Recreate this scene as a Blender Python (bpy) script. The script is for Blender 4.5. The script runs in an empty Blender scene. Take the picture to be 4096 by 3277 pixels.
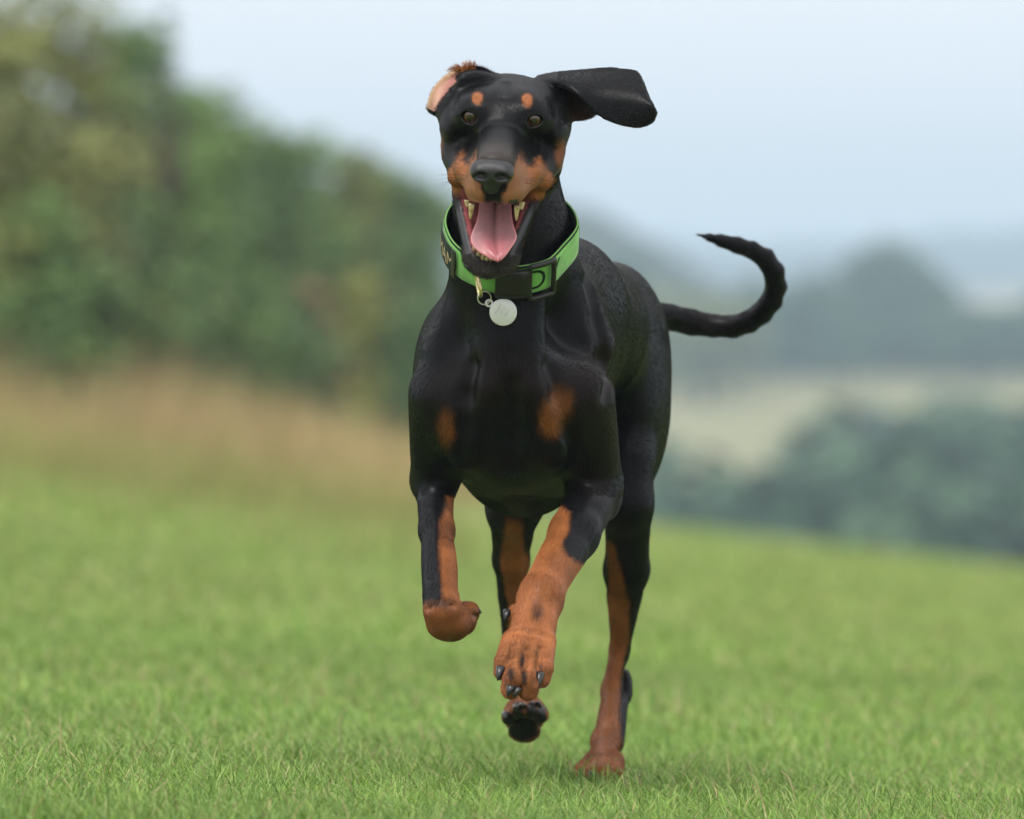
import bpy, bmesh, math, random
import numpy as np
from mathutils import Vector, Matrix, Euler
from mathutils.kdtree import KDTree

random.seed(7)
RNG = np.random.default_rng(11)
SC = bpy.context.scene
COL = SC.collection

# ------------------------------------------------------------------ camera
CAM_D = 10.0            # metres from the camera to the dog's chest
CAM_H = 0.42            # kneeling photographer, lens just above the grass
FRAME_W = 1.10          # metres of the place across the frame at the dog
cam_data = bpy.data.cameras.new("camera")
cam = bpy.data.objects.new("camera", cam_data)
COL.objects.link(cam)
cam.location = (0.0, -CAM_D, CAM_H)
cam.rotation_euler = (math.radians(90), 0, 0)
cam_data.sensor_width = 36.0
cam_data.lens = 36.0 * CAM_D / FRAME_W
cam_data.clip_start = 0.1
cam_data.clip_end = 20000
cam_data.dof.use_dof = True
cam_data.dof.focus_distance = CAM_D - 0.05
cam_data.dof.aperture_fstop = 7.6
SC.camera = cam

# ------------------------------------------------------------------ sky, sun, exposure
SUN_EL, SUN_AZ = math.radians(52), math.radians(200)
world = bpy.data.worlds.new("World")
SC.world = world
world.use_nodes = True
wn, wl = world.node_tree.nodes, world.node_tree.links
wn.clear()
sky = wn.new("ShaderNodeTexSky")
sky.sky_type = 'NISHITA'
sky.sun_disc = False
sky.sun_elevation = SUN_EL
sky.sun_rotation = SUN_AZ
sky.air_density = 1.0
sky.dust_density = 4.0
sky.ozone_density = 1.0
# thin even overcast: the blue sky seen through a veil of pale cloud
veil = wn.new("ShaderNodeMix")
veil.data_type = 'RGBA'
veil.inputs["Factor"].default_value = 0.86
veil.inputs["B"].default_value = (8.85, 8.5, 8.5, 1)
wbg = wn.new("ShaderNodeBackground")
wbg.inputs["Strength"].default_value = 0.1
wout = wn.new("ShaderNodeOutputWorld")
wl.new(sky.outputs[0], veil.inputs["A"])
wl.new(veil.outputs["Result"], wbg.inputs["Color"])
wl.new(wbg.outputs[0], wout.inputs[0])

sun_data = bpy.data.lights.new("sun", 'SUN')
sun_data.energy = 1.5
sun_data.angle = math.radians(25)
sun_data.color = (1.0, 0.97, 0.92)
sun = bpy.data.objects.new("sun", sun_data)
COL.objects.link(sun)
sun.rotation_euler = (math.radians(90) - SUN_EL, 0, math.radians(180) - SUN_AZ)

SC.view_settings.view_transform = 'Standard'
SC.view_settings.look = 'None'
SC.view_settings.exposure = 0.85
SC.view_settings.gamma = 1.0
SC.view_settings.use_curve_mapping = False
SC.cycles.use_denoising = True
SC.cycles.max_bounces = 5
SC.cycles.diffuse_bounces = 2
SC.cycles.glossy_bounces = 2
SC.cycles.transmission_bounces = 4
SC.cycles.transparent_max_bounces = 6
SC.cycles.volume_bounces = 0

# ------------------------------------------------------------------ helpers
S = FRAME_W / 1024.0


def W(u, v, d):
    """world point seen at (u, v) of the 1024-wide frame, d metres behind the dog's chest"""
    k = (CAM_D + d) / CAM_D * S
    return np.array([(u - 512.0) * k, d, CAM_H - (v - 409.5) * k])


def srgb(r, g, b):
    def f(c):
        c /= 255.0
        return c / 12.92 if c <= 0.04045 else ((c + 0.055) / 1.055) ** 2.4
    return np.array([f(r), f(g), f(b)])


def tag(o, label=None, cat=None, group=None, kind=None):
    if label:
        o["label"] = label
    if cat:
        o["category"] = cat
    if group:
        o["group"] = group
    if kind:
        o["kind"] = kind
    return o


def empty(name, loc=(0, 0, 0)):
    o = bpy.data.objects.new(name, None)
    COL.objects.link(o)
    o.location = loc
    o.empty_display_size = 0.1
    return o


def mesh_obj(name, verts, faces, mat, parent=None, smooth=True, uv=None):
    me = bpy.data.meshes.new(name)
    me.from_pydata([tuple(map(float, v)) for v in verts], [], [tuple(map(int, f)) for f in faces])
    if smooth:
        me.polygons.foreach_set("use_smooth", [True] * len(me.polygons))
    me.update()
    o = bpy.data.objects.new(name, me)
    COL.objects.link(o)
    if mat is not None:
        me.materials.append(mat)
    if parent is not None:
        put_under(o, parent)
    return o


def put_under(o, parent):
    bpy.context.view_layer.update()
    o.parent = parent
    o.matrix_parent_inverse = parent.matrix_world.inverted()


def np_mesh(name, verts, faces, mat, parent=None, smooth=True):
    """fast mesh from an (n,3) array and an (m,k) array of faces that all have k corners"""
    verts = np.ascontiguousarray(verts, dtype=np.float32)
    faces = np.ascontiguousarray(faces, dtype=np.int32)
    me = bpy.data.meshes.new(name)
    m, k = faces.shape
    me.vertices.add(len(verts))
    me.vertices.foreach_set("co", verts.ravel())
    me.loops.add(m * k)
    me.loops.foreach_set("vertex_index", faces.ravel())
    me.polygons.add(m)
    me.polygons.foreach_set("loop_start", np.arange(0, m * k, k, dtype=np.int32))
    if smooth:
        me.polygons.foreach_set("use_smooth", np.ones(m, dtype=bool))
    me.update(calc_edges=True)
    me.validate()
    o = bpy.data.objects.new(name, me)
    COL.objects.link(o)
    if mat is not None:
        me.materials.append(mat)
    if parent is not None:
        put_under(o, parent)
    return o


def point_color(me, name, rgb):
    a = me.attributes.new(name, 'FLOAT_COLOR', 'POINT')
    c = np.ones((len(rgb), 4), dtype=np.float32)
    c[:, :3] = rgb
    a.data.foreach_set("color", c.ravel())


def point_float(me, name, val):
    a = me.attributes.new(name, 'FLOAT', 'POINT')
    a.data.foreach_set("value", np.ascontiguousarray(val, dtype=np.float32))


def new_mat(name, color=(0.5, 0.5, 0.5), rough=0.6, spec=0.5, metal=0.0):
    m = bpy.data.materials.new(name)
    m.use_nodes = True
    b = m.node_tree.nodes["Principled BSDF"]
    b.inputs["Base Color"].default_value = (*color[:3], 1)
    b.inputs["Roughness"].default_value = rough
    b.inputs["Specular IOR Level"].default_value = spec
    b.inputs["Metallic"].default_value = metal
    return m, m.node_tree.nodes, m.node_tree.links, b


def _hash(ix, iy, iz, seed):
    n = (ix * 374761393 + iy * 668265263 + iz * 2147483647 + seed * 1274126177) & 0xFFFFFFFF
    n = ((n ^ (n >> 13)) * 1274126177) & 0xFFFFFFFF
    n = n ^ (n >> 16)
    return (n & 0xFFFFFF) / float(0xFFFFFF)


def vnoise(P, scale, seed=0):
    """value noise in -1..1 over an (n,3) array"""
    q = np.asarray(P, dtype=np.float64) * scale
    i = np.floor(q).astype(np.int64)
    f = q - i
    f = f * f * (3 - 2 * f)
    out = np.zeros(len(q))
    for dx in (0, 1):
        wx = f[:, 0] if dx else 1 - f[:, 0]
        for dy in (0, 1):
            wy = f[:, 1] if dy else 1 - f[:, 1]
            for dz in (0, 1):
                wz = f[:, 2] if dz else 1 - f[:, 2]
                out += wx * wy * wz * _hash(i[:, 0] + dx, i[:, 1] + dy, i[:, 2] + dz, seed)
    return out * 2 - 1


def sstep(a, b, x):
    t = np.clip((x - a) / (b - a), 0, 1)
    return t * t * (3 - 2 * t)

# ------------------------------------------------------------------ the land
def land(x, y):
    """height of the ground; x to the right, y metres in front of the lens"""
    x = np.asarray(x, float)
    y = np.asarray(y, float)
    tilt = -(.050 + .068 * sstep(11, 34, y)) * x * np.exp(-(x / 45.0) ** 2) * sstep(220, 120, y)
    z = tilt - np.minimum(y, 140) ** 2 / (2 * 7000.0)
    fall = -15.0 * sstep(95, 300, y)
    rise = np.interp(y, [0, 330, 440, 560, 760, 1000, 1300, 1700, 2600, 4200], [0, 0, 9.0, 13.0, 21.0, 26, 30, 36, 50, 58])
    z = z + fall + rise
    z += .03 * np.sin(x * .9 + y * .13) * sstep(12, 30, y) * sstep(150, 80, y)
    z += 1.2 * np.sin(x * .021 + y * .004 + 1) * sstep(250, 700, y)
    return z


def land_col(x, y):
    g = np.tile(np.array([.20, .27, .065]), (len(x), 1))
    P = np.stack([x, y, 0 * x], 1)
    n = vnoise(P, .8, 31) * .5 + vnoise(P, 2.7, 32) * .5
    g *= (1 + .10 * n)[:, None]
    straw = np.array([.27, .215, .11])
    w = np.clip(sstep(34, 70, y + 9 * vnoise(P, .35, 34)) * sstep(.1, -1.6, x + (y - 55) * .012) * .8 + .25 * vnoise(P, .5, 33) * sstep(20, 40, y), 0, 1)
    g = g * (1 - w[:, None]) + straw * w[:, None]
    wood = np.array([.040, .060, .026])
    f = sstep(120, 200, y)[:, None]
    g = g * (1 - f) + wood * f
    crop = np.array([.235, .23, .115])
    u = x / np.maximum(y, 1) * CAM_D / S + 512
    c = (sstep(405, 420, y) * sstep(775, 745, y) * (x > -60) * (x < 62))[:, None]
    g = g * (1 - c) + crop * c
    c = (sstep(1500, 1550, y) * sstep(2300, 2250, y) * (x > 95) * (x < 260))[:, None]
    g = g * (1 - c) + np.array([.48, .42, .26]) * c
    return g


ys = np.concatenate([np.arange(3, 20, .35), np.arange(20, 60, 1.0), np.arange(60, 150, 3.0), np.arange(150, 460, 8.0), np.arange(460, 1000, 15.0), np.arange(1000, 4300, 90.0)])
ts = np.concatenate([np.linspace(-1.2, -.14, 26), np.linspace(-.135, .135, 90), np.linspace(.14, 1.2, 26)])
gx, gy = np.meshgrid(ts, ys)
yy = gy
xx = gx * (gy + 4)
zz = land(xx, yy)
nv_, nu_ = xx.shape
V = np.stack([xx, yy - CAM_D, zz], -1).reshape(-1, 3)
i = np.arange(nv_ * nu_).reshape(nv_, nu_)
F = np.stack([i[:-1, :-1], i[:-1, 1:], i[1:, 1:], i[1:, :-1]], -1).reshape(-1, 4)
ground_mat, n, l, bs = new_mat("meadow_ground", (.1, .18, .05), .95, .15)
at = n.new("ShaderNodeAttribute"); at.attribute_name = "land_colour"
tc = n.new("ShaderNodeTexCoord")
nz = n.new("ShaderNodeTexNoise"); nz.inputs["Scale"].default_value = 14; nz.inputs["Detail"].default_value = 6
l.new(tc.outputs["Object"], nz.inputs["Vector"])
mx = n.new("ShaderNodeMix"); mx.data_type = 'RGBA'; mx.blend_type = 'MULTIPLY'; mx.inputs["Factor"].default_value = .6
cr = n.new("ShaderNodeValToRGB")
cr.color_ramp.elements[0].position = .3; cr.color_ramp.elements[0].color = (.78, .78, .72, 1)
cr.color_ramp.elements[1].position = .7; cr.color_ramp.elements[1].color = (1.15, 1.15, 1.1, 1)
l.new(nz.outputs["Fac"], cr.inputs["Fac"])
l.new(at.outputs["Color"], mx.inputs["A"]); l.new(cr.outputs["Color"], mx.inputs["B"])
l.new(mx.outputs["Result"], bs.inputs["Base Color"])
ground = np_mesh("ground", V, F, ground_mat)
point_color(ground.data, "land_colour", land_col(xx.ravel(), yy.ravel()))
tag(ground, kind="structure")


def at_px(u, v, y):
    """x and z of the ray through (u, v) of the 1024 frame at y metres from the lens"""
    k = y / CAM_D * S
    return (u - 512) * k, CAM_H - (v - 409.5) * k


# ---- far ridges
def ridge(name, y, pts, depth, col):
    xs, top = [], []
    us = np.linspace(pts[0][0], pts[-1][0], 120)
    vs = np.interp(us, [p[0] for p in pts], [p[1] for p in pts]) + 3 * np.sin(us * .045) + 1.5 * np.sin(us * .11 + 1)
    verts, faces = [], []
    for u, v in zip(us, vs):
        x, z = at_px(u, v, y)
        x0 = x
        z0 = float(land(x, y)) - 3
        zb = float(land(x, y - depth)) - 2
        verts += [(x0, y - depth - CAM_D, zb), (x0, y - depth * .55 - CAM_D, zb + (z - zb) * .62), (x0, y - CAM_D, z), (x0 * 1.1, y + depth - CAM_D, z0 - 6)]
    for i in range(len(us) - 1):
        for k in range(3):
            a = i * 4 + k
            faces.append((a, a + 4, a + 5, a + 1))
    m, n, l, bs = new_mat(name + "_land", col, 1.0, .1)
    tc = n.new("ShaderNodeTexCoord")
    nz = n.new("ShaderNodeTexNoise"); nz.inputs["Scale"].default_value = .03; nz.inputs["Detail"].default_value = 6
    cr = n.new("ShaderNodeValToRGB")
    cr.color_ramp.elements[0].color = (*(np.array(col) * .6), 1); cr.color_ramp.elements[0].position = .35
    cr.color_ramp.elements[1].color = (*(np.array(col) * 1.5), 1); cr.color_ramp.elements[1].position = .7
    l.new(tc.outputs["Object"], nz.inputs["Vector"]); l.new(nz.outputs["Fac"], cr.inputs["Fac"]); l.new(cr.outputs["Color"], bs.inputs["Base Color"])
    return tag(mesh_obj(name, verts, faces, m), kind="structure")


ridge("far_hill", 1000, [(-1400, 120), (-200, 150), (300, 178), (413, 190), (520, 196), (590, 205), (620, 222), (660, 250), (720, 285), (900, 330)], 160, (.045, .065, .045))
ridge("far_hill", 3300, [(-1500, 215), (300, 220), (600, 238), (760, 246), (900, 238), (1000, 228), (1100, 224), (1700, 205), (2600, 220)], 420, (.05, .075, .05))
# ------------------------------------------------------------------ solid modelling by distance fields
def unit(v):
    v = np.asarray(v, dtype=np.float64)
    return v / np.linalg.norm(v)


class Solid:
    """an ordered list of primitives blended into one surface"""

    def __init__(self):
        self.items = []     # (function, bounding centre, bounding radius, blend, op)

    def _add(self, fn, c, r, k, op):
        self.items.append((fn, np.asarray(c, dtype=np.float32), float(r), float(k), op))

    def cone(self, a, b, ra, rb, k=0.01, op='+'):
        a = np.asarray(a, np.float32)
        b = np.asarray(b, np.float32)
        ab = b - a
        L2 = float(ab @ ab) + 1e-12

        def fn(P):
            q = P - a
            t = np.clip(q @ ab / L2, 0, 1)
            q -= t[:, None] * ab
            return np.sqrt(np.einsum('ij,ij->i', q, q)) - (ra + (rb - ra) * t)
        self._add(fn, (a + b) / 2, math.sqrt(L2) / 2 + max(ra, rb), k, op)

    def ell(self, c, r, axes=None, k=0.01, op='+'):
        c = np.asarray(c, np.float32)
        r = np.asarray(r, np.float32)
        M = np.eye(3, dtype=np.float32) if axes is None else np.asarray(axes, np.float32)   # rows are axes

        def fn(P):
            q = (P - c) @ M.T
            q1 = q / r
            q2 = q1 / r
            k0 = np.sqrt(np.einsum('ij,ij->i', q1, q1))
            k1 = np.sqrt(np.einsum('ij,ij->i', q2, q2)) + 1e-9
            return k0 * (k0 - 1) / k1
        self._add(fn, c, float(r.max()), k, op)

    def tube(self, a, b, ra, rb, side, k=0.01, op='+'):
        """tapered capsule of elliptical section: ra, rb = (half width along side, half height)"""
        a = np.asarray(a, np.float32)
        b = np.asarray(b, np.float32)
        ab = b - a
        L = float(np.linalg.norm(ab))
        ax = ab / L
        s = np.asarray(side, np.float32)
        s = s - ax * (s @ ax)
        s /= np.linalg.norm(s)
        h = np.cross(ax, s)
        ra = np.asarray(ra, np.float32)
        rb = np.asarray(rb, np.float32)

        def fn(P):
            q = P - a
            l = q @ ax
            t = np.clip(l / L, 0, 1)
            e = l - t * L
            w = ra[0] + (rb[0] - ra[0]) * t
            g = ra[1] + (rb[1] - ra[1]) * t
            m = np.minimum(w, g)
            x, y = q @ s, q @ h
            x1, y1, e1 = x / w, y / g, e / m
            k0 = np.sqrt(x1 * x1 + y1 * y1 + e1 * e1)
            k1 = np.sqrt((x1 / w) ** 2 + (y1 / g) ** 2 + (e1 / m) ** 2) + 1e-9
            return k0 * (k0 - 1) / k1
        self._add(fn, (a + b) / 2, L / 2 + float(max(ra.max(), rb.max())), k, op)

    def sheet(self, pts, rad, k=0.004, op='+'):
        """thick skin over a cloud of sample points"""
        pts = np.asarray(pts, np.float32)
        rad = np.asarray(rad, np.float32)
        c = (pts.min(0) + pts.max(0)) / 2
        R = float(np.linalg.norm(pts - c, axis=1).max() + rad.max())
        g, m = .0012, 8
        lo = pts.min(0) - (m + 2) * g
        n = np.ceil((pts.max(0) + (m + 2) * g - lo) / g).astype(int) + 1
        D = np.full(n, .0105, np.float32)
        base = np.round((pts - lo) / g).astype(int)
        for ox in range(-m, m + 1):
            for oy in range(-m, m + 1):
                for oz in range(-m, m + 1):
                    if ox * ox + oy * oy + oz * oz > m * m:
                        continue
                    q = base + (ox, oy, oz)
                    e = np.linalg.norm(lo + q * g - pts, axis=1) - rad
                    i = np.ravel_multi_index(q.T, n)
                    o = np.argsort(-e)                      # nearest sample is written last
                    f = D.reshape(-1)
                    f[i[o]] = np.minimum(f[i[o]], e[o])

        def fn(P):
            q = (P - lo) / g
            i = np.clip(np.floor(q).astype(np.int64), 0, n - 2)
            inside = np.all((q >= 0) & (q <= n - 1), axis=1)
            f = np.clip(q - i, 0, 1)
            out = np.zeros(len(P), np.float32)
            for dx in (0, 1):
                for dy in (0, 1):
                    for dz in (0, 1):
                        w = (f[:, 0] if dx else 1 - f[:, 0]) * (f[:, 1] if dy else 1 - f[:, 1]) * (f[:, 2] if dz else 1 - f[:, 2])
                        out += w * D[i[:, 0] + dx, i[:, 1] + dy, i[:, 2] + dz]
            return np.where(inside, out, .0105).astype(np.float32)
        self._add(fn, c, R, k, op)

    def bounds(self):
        lo = np.min([c - r for _, c, r, k, op in self.items if op == '+'], axis=0)
        hi = np.max([c + r for _, c, r, k, op in self.items if op == '+'], axis=0)
        return lo, hi

    def near(self, c, R):
        return [it for it in self.items if np.linalg.norm(it[1] - c) < it[2] + R + it[3] + 0.004]

    @staticmethod
    def run(items, P):
        d = np.full(len(P), 0.2, np.float32)
        for fn, c, r, k, op in items:
            e = fn(P)
            if op == '+':
                h = np.clip(0.5 + 0.5 * (e - d) / k, 0, 1)
                d = e + (d - e) * h - k * h * (1 - h)
            else:
                e = -e
                h = np.clip(0.5 - 0.5 * (e - d) / k, 0, 1)
                d = e + (d - e) * h + k * h * (1 - h)
        return d

    def field(self, P, cell=0.06):
        """evaluate at scattered points, grouped in cells so that far primitives are skipped"""
        P = np.asarray(P, np.float32)
        key = np.floor(P / cell).astype(np.int64)
        key = (key[:, 0] + 500) * 1000003 + (key[:, 1] + 500) * 1009 + (key[:, 2] + 500)
        order = np.argsort(key, kind='stable')
        ks = key[order]
        cuts = np.nonzero(np.diff(ks))[0] + 1
        out = np.empty(len(P), np.float32)
        for g in np.split(order, cuts):
            Q = P[g]
            lo, hi = Q.min(0), Q.max(0)
            c = (lo + hi) / 2
            out[g] = self.run(self.near(c, float(np.linalg.norm(hi - c)) + 0.02), Q)
        return out

    def grad(self, P, e=0.0006):
        G = np.empty((len(P), 3), np.float32)
        d = self.field(P)
        for i in range(3):
            o = np.zeros(3, np.float32)
            o[i] = e
            G[:, i] = (self.field(P + o) - d) / e
        return d, G

    def surface(self, h, relax=2, clip=None, keep=None):
        """surface nets over the bricks that touch the surface -> vertices, quads"""
        lo, hi = self.bounds() if clip is None else clip
        lo = lo - 4 * h
        N = 8
        nb = np.ceil((hi - lo + 8 * h) / (N * h)).astype(int)
        I = np.stack(np.meshgrid(*[np.arange(n) for n in nb], indexing='ij'), -1).reshape(-1, 3)
        C = lo + (I + 0.5) * (N * h)
        if keep is not None:
            m = keep(C)
            I, C = I[m], C[m]
        d = self.field(C, cell=0.12)
        I = I[np.abs(d) < N * h * 0.87 * 1.35]
        g = np.stack(np.meshgrid(*[np.arange(N + 1)] * 3, indexing='ij'), -1).reshape(-1, 3)
        G = (I[:, None, :] * N + g[None]).astype(np.int64)             # global corner index
        F = self.field((lo + G.reshape(-1, 3) * h).astype(np.float32)).reshape(len(I), N + 1, N + 1, N + 1)
        neg = F < 0
        cells = neg[:, :-1, :-1, :-1].astype(np.int8)
        tot = np.zeros_like(cells)
        offs = [(x, y, z) for x in (0, 1) for y in (0, 1) for z in (0, 1)]
        sl = lambda A, o: A[:, o[0]:N + o[0], o[1]:N + o[1], o[2]:N + o[2]]
        for o in offs:
            tot += sl(neg, o)
        act = (tot > 0) & (tot < 8)
        # vertex = mean of edge crossings
        acc = np.zeros(act.shape + (3,), np.float32)
        cnt = np.zeros(act.shape, np.float32)
        for a in range(len(offs)):
            for b in range(a + 1, len(offs)):
                oa, ob = np.array(offs[a]), np.array(offs[b])
                if np.abs(oa - ob).sum() != 1:
                    continue
                fa, fb = sl(F, oa), sl(F, ob)
                m = (fa < 0) != (fb < 0)
                t = np.where(m, fa / np.where(m, fa - fb, 1), 0)
                acc += np.where(m[..., None], oa + t[..., None] * (ob - oa), 0)
                cnt += m
        bi, x, y, z = np.nonzero(act)
        cell = I[bi] * N + np.stack([x, y, z], 1)
        V = lo + (cell + acc[bi, x, y, z] / cnt[bi, x, y, z][:, None]) * h
        big = (nb * N + 2).astype(np.int64)
        cid = lambda c: (c[:, 0] * big[1] + c[:, 1]) * big[2] + c[:, 2]
        ids = cid(cell)
        order = np.argsort(ids)
        ids, V = ids[order], V[order]
        quads = []
        for ax in range(3):
            o = [0, 0, 0]
            o[ax] = 1
            fa, fb = neg[:, :N, :N, :N], sl(neg, o)
            m = fa != fb
            bi, x, y, z = np.nonzero(m)
            c = I[bi] * N + np.stack([x, y, z], 1)
            flip = fb[bi, x, y, z]
            u, w = (ax + 1) % 3, (ax + 2) % 3
            du = np.zeros(3, np.int64)
            dw = np.zeros(3, np.int64)
            du[u], dw[w] = 1, 1
            q = np.stack([cid(c - du - dw), cid(c - dw), cid(c), cid(c - du)], 1)
            q[flip] = q[flip][:, ::-1]
            quads.append(q)
        Q = np.concatenate(quads)
        J = np.searchsorted(ids, Q)
        J = np.clip(J, 0, len(ids) - 1)
        ok = np.all(ids[J] == Q, axis=1)
        J = J[ok]
        V = V.astype(np.float32)
        for _ in range(relax):                                       # settle onto the exact surface
            d, Gd = self.grad(V)
            g2 = np.einsum('ij,ij->i', Gd, Gd) + 0.05
            step = np.clip(d / g2, -h, h)
            V = V - step[:, None] * Gd
        return V, J
# ------------------------------------------------------------------ leaves, bark
def leaf_mat(name, dark, light):
    m, n, l, bs = new_mat(name, dark, .6, .35)
    at = n.new("ShaderNodeAttribute"); at.attribute_name = "tint"
    mx = n.new("ShaderNodeMix"); mx.data_type = 'RGBA'
    mx.inputs["A"].default_value = (*dark, 1); mx.inputs["B"].default_value = (*light, 1)
    l.new(at.outputs["Fac"], mx.inputs["Factor"])
    l.new(mx.outputs["Result"], bs.inputs["Base Color"])
    bs.inputs["Transmission Weight"].default_value = 0
    return m


bark_mat, n, l, bs = new_mat("bark", (.06, .045, .032), .9, .2)
LEAF = {
    "dark": leaf_mat("leaf_dark_green", (0.034, 0.074, 0.023), (0.117, 0.191, 0.045)),
    "mid": leaf_mat("leaf_green", (0.050, 0.102, 0.025), (0.149, 0.239, 0.051)),
    "olive": leaf_mat("leaf_olive", (0.074, 0.096, 0.025), (0.222, 0.237, 0.062)),
    "yellow": leaf_mat("leaf_yellow_green", (0.119, 0.147, 0.028), (0.329, 0.322, 0.070)),
    "rust": leaf_mat("leaf_turning", (0.098, 0.084, 0.031), (0.280, 0.189, 0.084)),
    "wood": leaf_mat("leaf_far_wood", (0.025, 0.069, 0.041), (0.089, 0.165, 0.081)),
    "woodlight": leaf_mat("leaf_far_light", (0.083, 0.120, 0.038), (0.225, 0.255, 0.090)),
}


def crown_mesh(name, rx, ry, h, base, leaves, leaf, seed, lumps=14):
    """leaf-sized faces spread through a lumpy crown, clear of the ground by base metres"""
    rng = np.random.default_rng(seed)
    cen = []
    for k in range(lumps):
        a = rng.uniform(0, 2 * math.pi)
        t = rng.random()
        zc = base + (h - base) * (.12 + .80 * t)
        rr_ = math.sqrt(max(.05, 1 - ((t - .38) / .66) ** 2)) * .62
        q = rng.uniform(.35, 1) * rr_
        cen.append((rx * q * math.cos(a), ry * q * math.sin(a), zc, rng.uniform(.26, .44) * min(rx, (h - base) / 2)))
    cen.append((0, 0, base + (h - base) * .5, .5 * rx))
    cen = np.array(cen)
    w = cen[:, 3] ** 2
    k = rng.choice(len(cen), leaves, p=w / w.sum())
    dirv = rng.normal(size=(leaves, 3))
    dirv /= np.linalg.norm(dirv, axis=1)[:, None]
    rad = rng.random(leaves) ** .4 * 1.08
    P = cen[k, :3] + dirv * (rad * cen[k, 3])[:, None] * np.array([1, 1, .85])
    P[:, 2] = np.maximum(P[:, 2], base * .6)
    s = leaf * rng.uniform(.6, 1.3, leaves)
    nrm = dirv + rng.normal(size=(leaves, 3)) * .6 + np.array([0, 0, .35])
    nrm /= np.linalg.norm(nrm, axis=1)[:, None]
    t1 = np.cross(nrm, rng.normal(size=(leaves, 3)))
    t1 /= np.linalg.norm(t1, axis=1)[:, None]
    t2 = np.cross(nrm, t1)
    V = np.stack([P - t1 * s[:, None], P + t2 * (s * .55)[:, None] + nrm * (s * .12)[:, None], P + t1 * s[:, None], P - t2 * (s * .55)[:, None]], 1).reshape(-1, 3)
    F = np.arange(leaves * 4).reshape(-1, 4)
    lump_tint = rng.random(len(cen))
    tint = np.clip(.55 * lump_tint[k] + .45 * rng.random(leaves), 0, 1)
    return V, F, np.repeat(tint, 4)


def trunk_mesh(h, r, seed, limbs=6, spread=1.0):
    rng = np.random.default_rng(seed)
    vs, fs = [], []

    def limb(a, b, ra, rb, n=6):
        a, b = np.asarray(a, float), np.asarray(b, float)
        ax = unit(b - a)
        s = unit(np.cross(ax, (.31, .77, .12)))
        t = np.cross(ax, s)
        o = len(vs)
        m = (a + b) / 2 + rng.normal(size=3) * np.linalg.norm(b - a) * .06
        for c, rr_ in ((a, ra), (m, (ra + rb) / 2), (b, rb)):
            for k in range(n):
                q = 2 * math.pi * k / n
                vs.append(c + s * math.cos(q) * rr_ + t * math.sin(q) * rr_)
        for j in range(2):
            for k in range(n):
                fs.append((o + j * n + k, o + j * n + (k + 1) % n, o + (j + 1) * n + (k + 1) % n, o + (j + 1) * n + k))
    limb((0, 0, -.4), (0, 0, h * .45), r, r * .7, 8)
    limb((0, 0, h * .45), (.1 * spread, 0, h * .85), r * .7, r * .2)
    for i in range(limbs):
        z0 = h * rng.uniform(.18, .55)
        a = 2 * math.pi * i / limbs + rng.uniform(-.4, .4)
        q = spread * rng.uniform(.45, .8)
        limb((0, 0, z0), (math.cos(a) * q, math.sin(a) * q, z0 + h * rng.uniform(.15, .35)), r * .45, r * .1)
    return np.array(vs), np.array(fs)


def tree(name, u_or_x, y, h, rx, mat, seed, label, cat, group, leaves, leaf, base=.25, is_px=True, lumps=14):
    x = (u_or_x - 512) * S * y / CAM_D if is_px else u_or_x
    root = empty(name, (x, y - CAM_D, float(land(x, y)) - .05))
    tag(root, label, cat, group)
    vs, fs = trunk_mesh(h, .03 * h, seed, spread=rx)
    t = np_mesh("trunk", vs, fs, bark_mat)
    V, F, tint = crown_mesh("crown", rx, rx, h, base * h, leaves, leaf, seed, lumps)
    c = np_mesh("crown", V, F, mat, smooth=False)
    point_float(c.data, "tint", tint)
    for o in (t, c):
        o.parent = root
    return root


def copy_tree(src, x, y, scale, rz, label=None, group=None):
    r = src.copy()
    COL.objects.link(r)
    r.location = (x, y - CAM_D, float(land(x, y)) - .05)
    r.scale = (scale, scale, scale)
    r.rotation_euler = (0, 0, rz)
    if label:
        r["label"] = label
    if group:
        r["group"] = group
    for ch in src.children:
        c = ch.copy()
        COL.objects.link(c)
        c.parent = r
    return r


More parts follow.
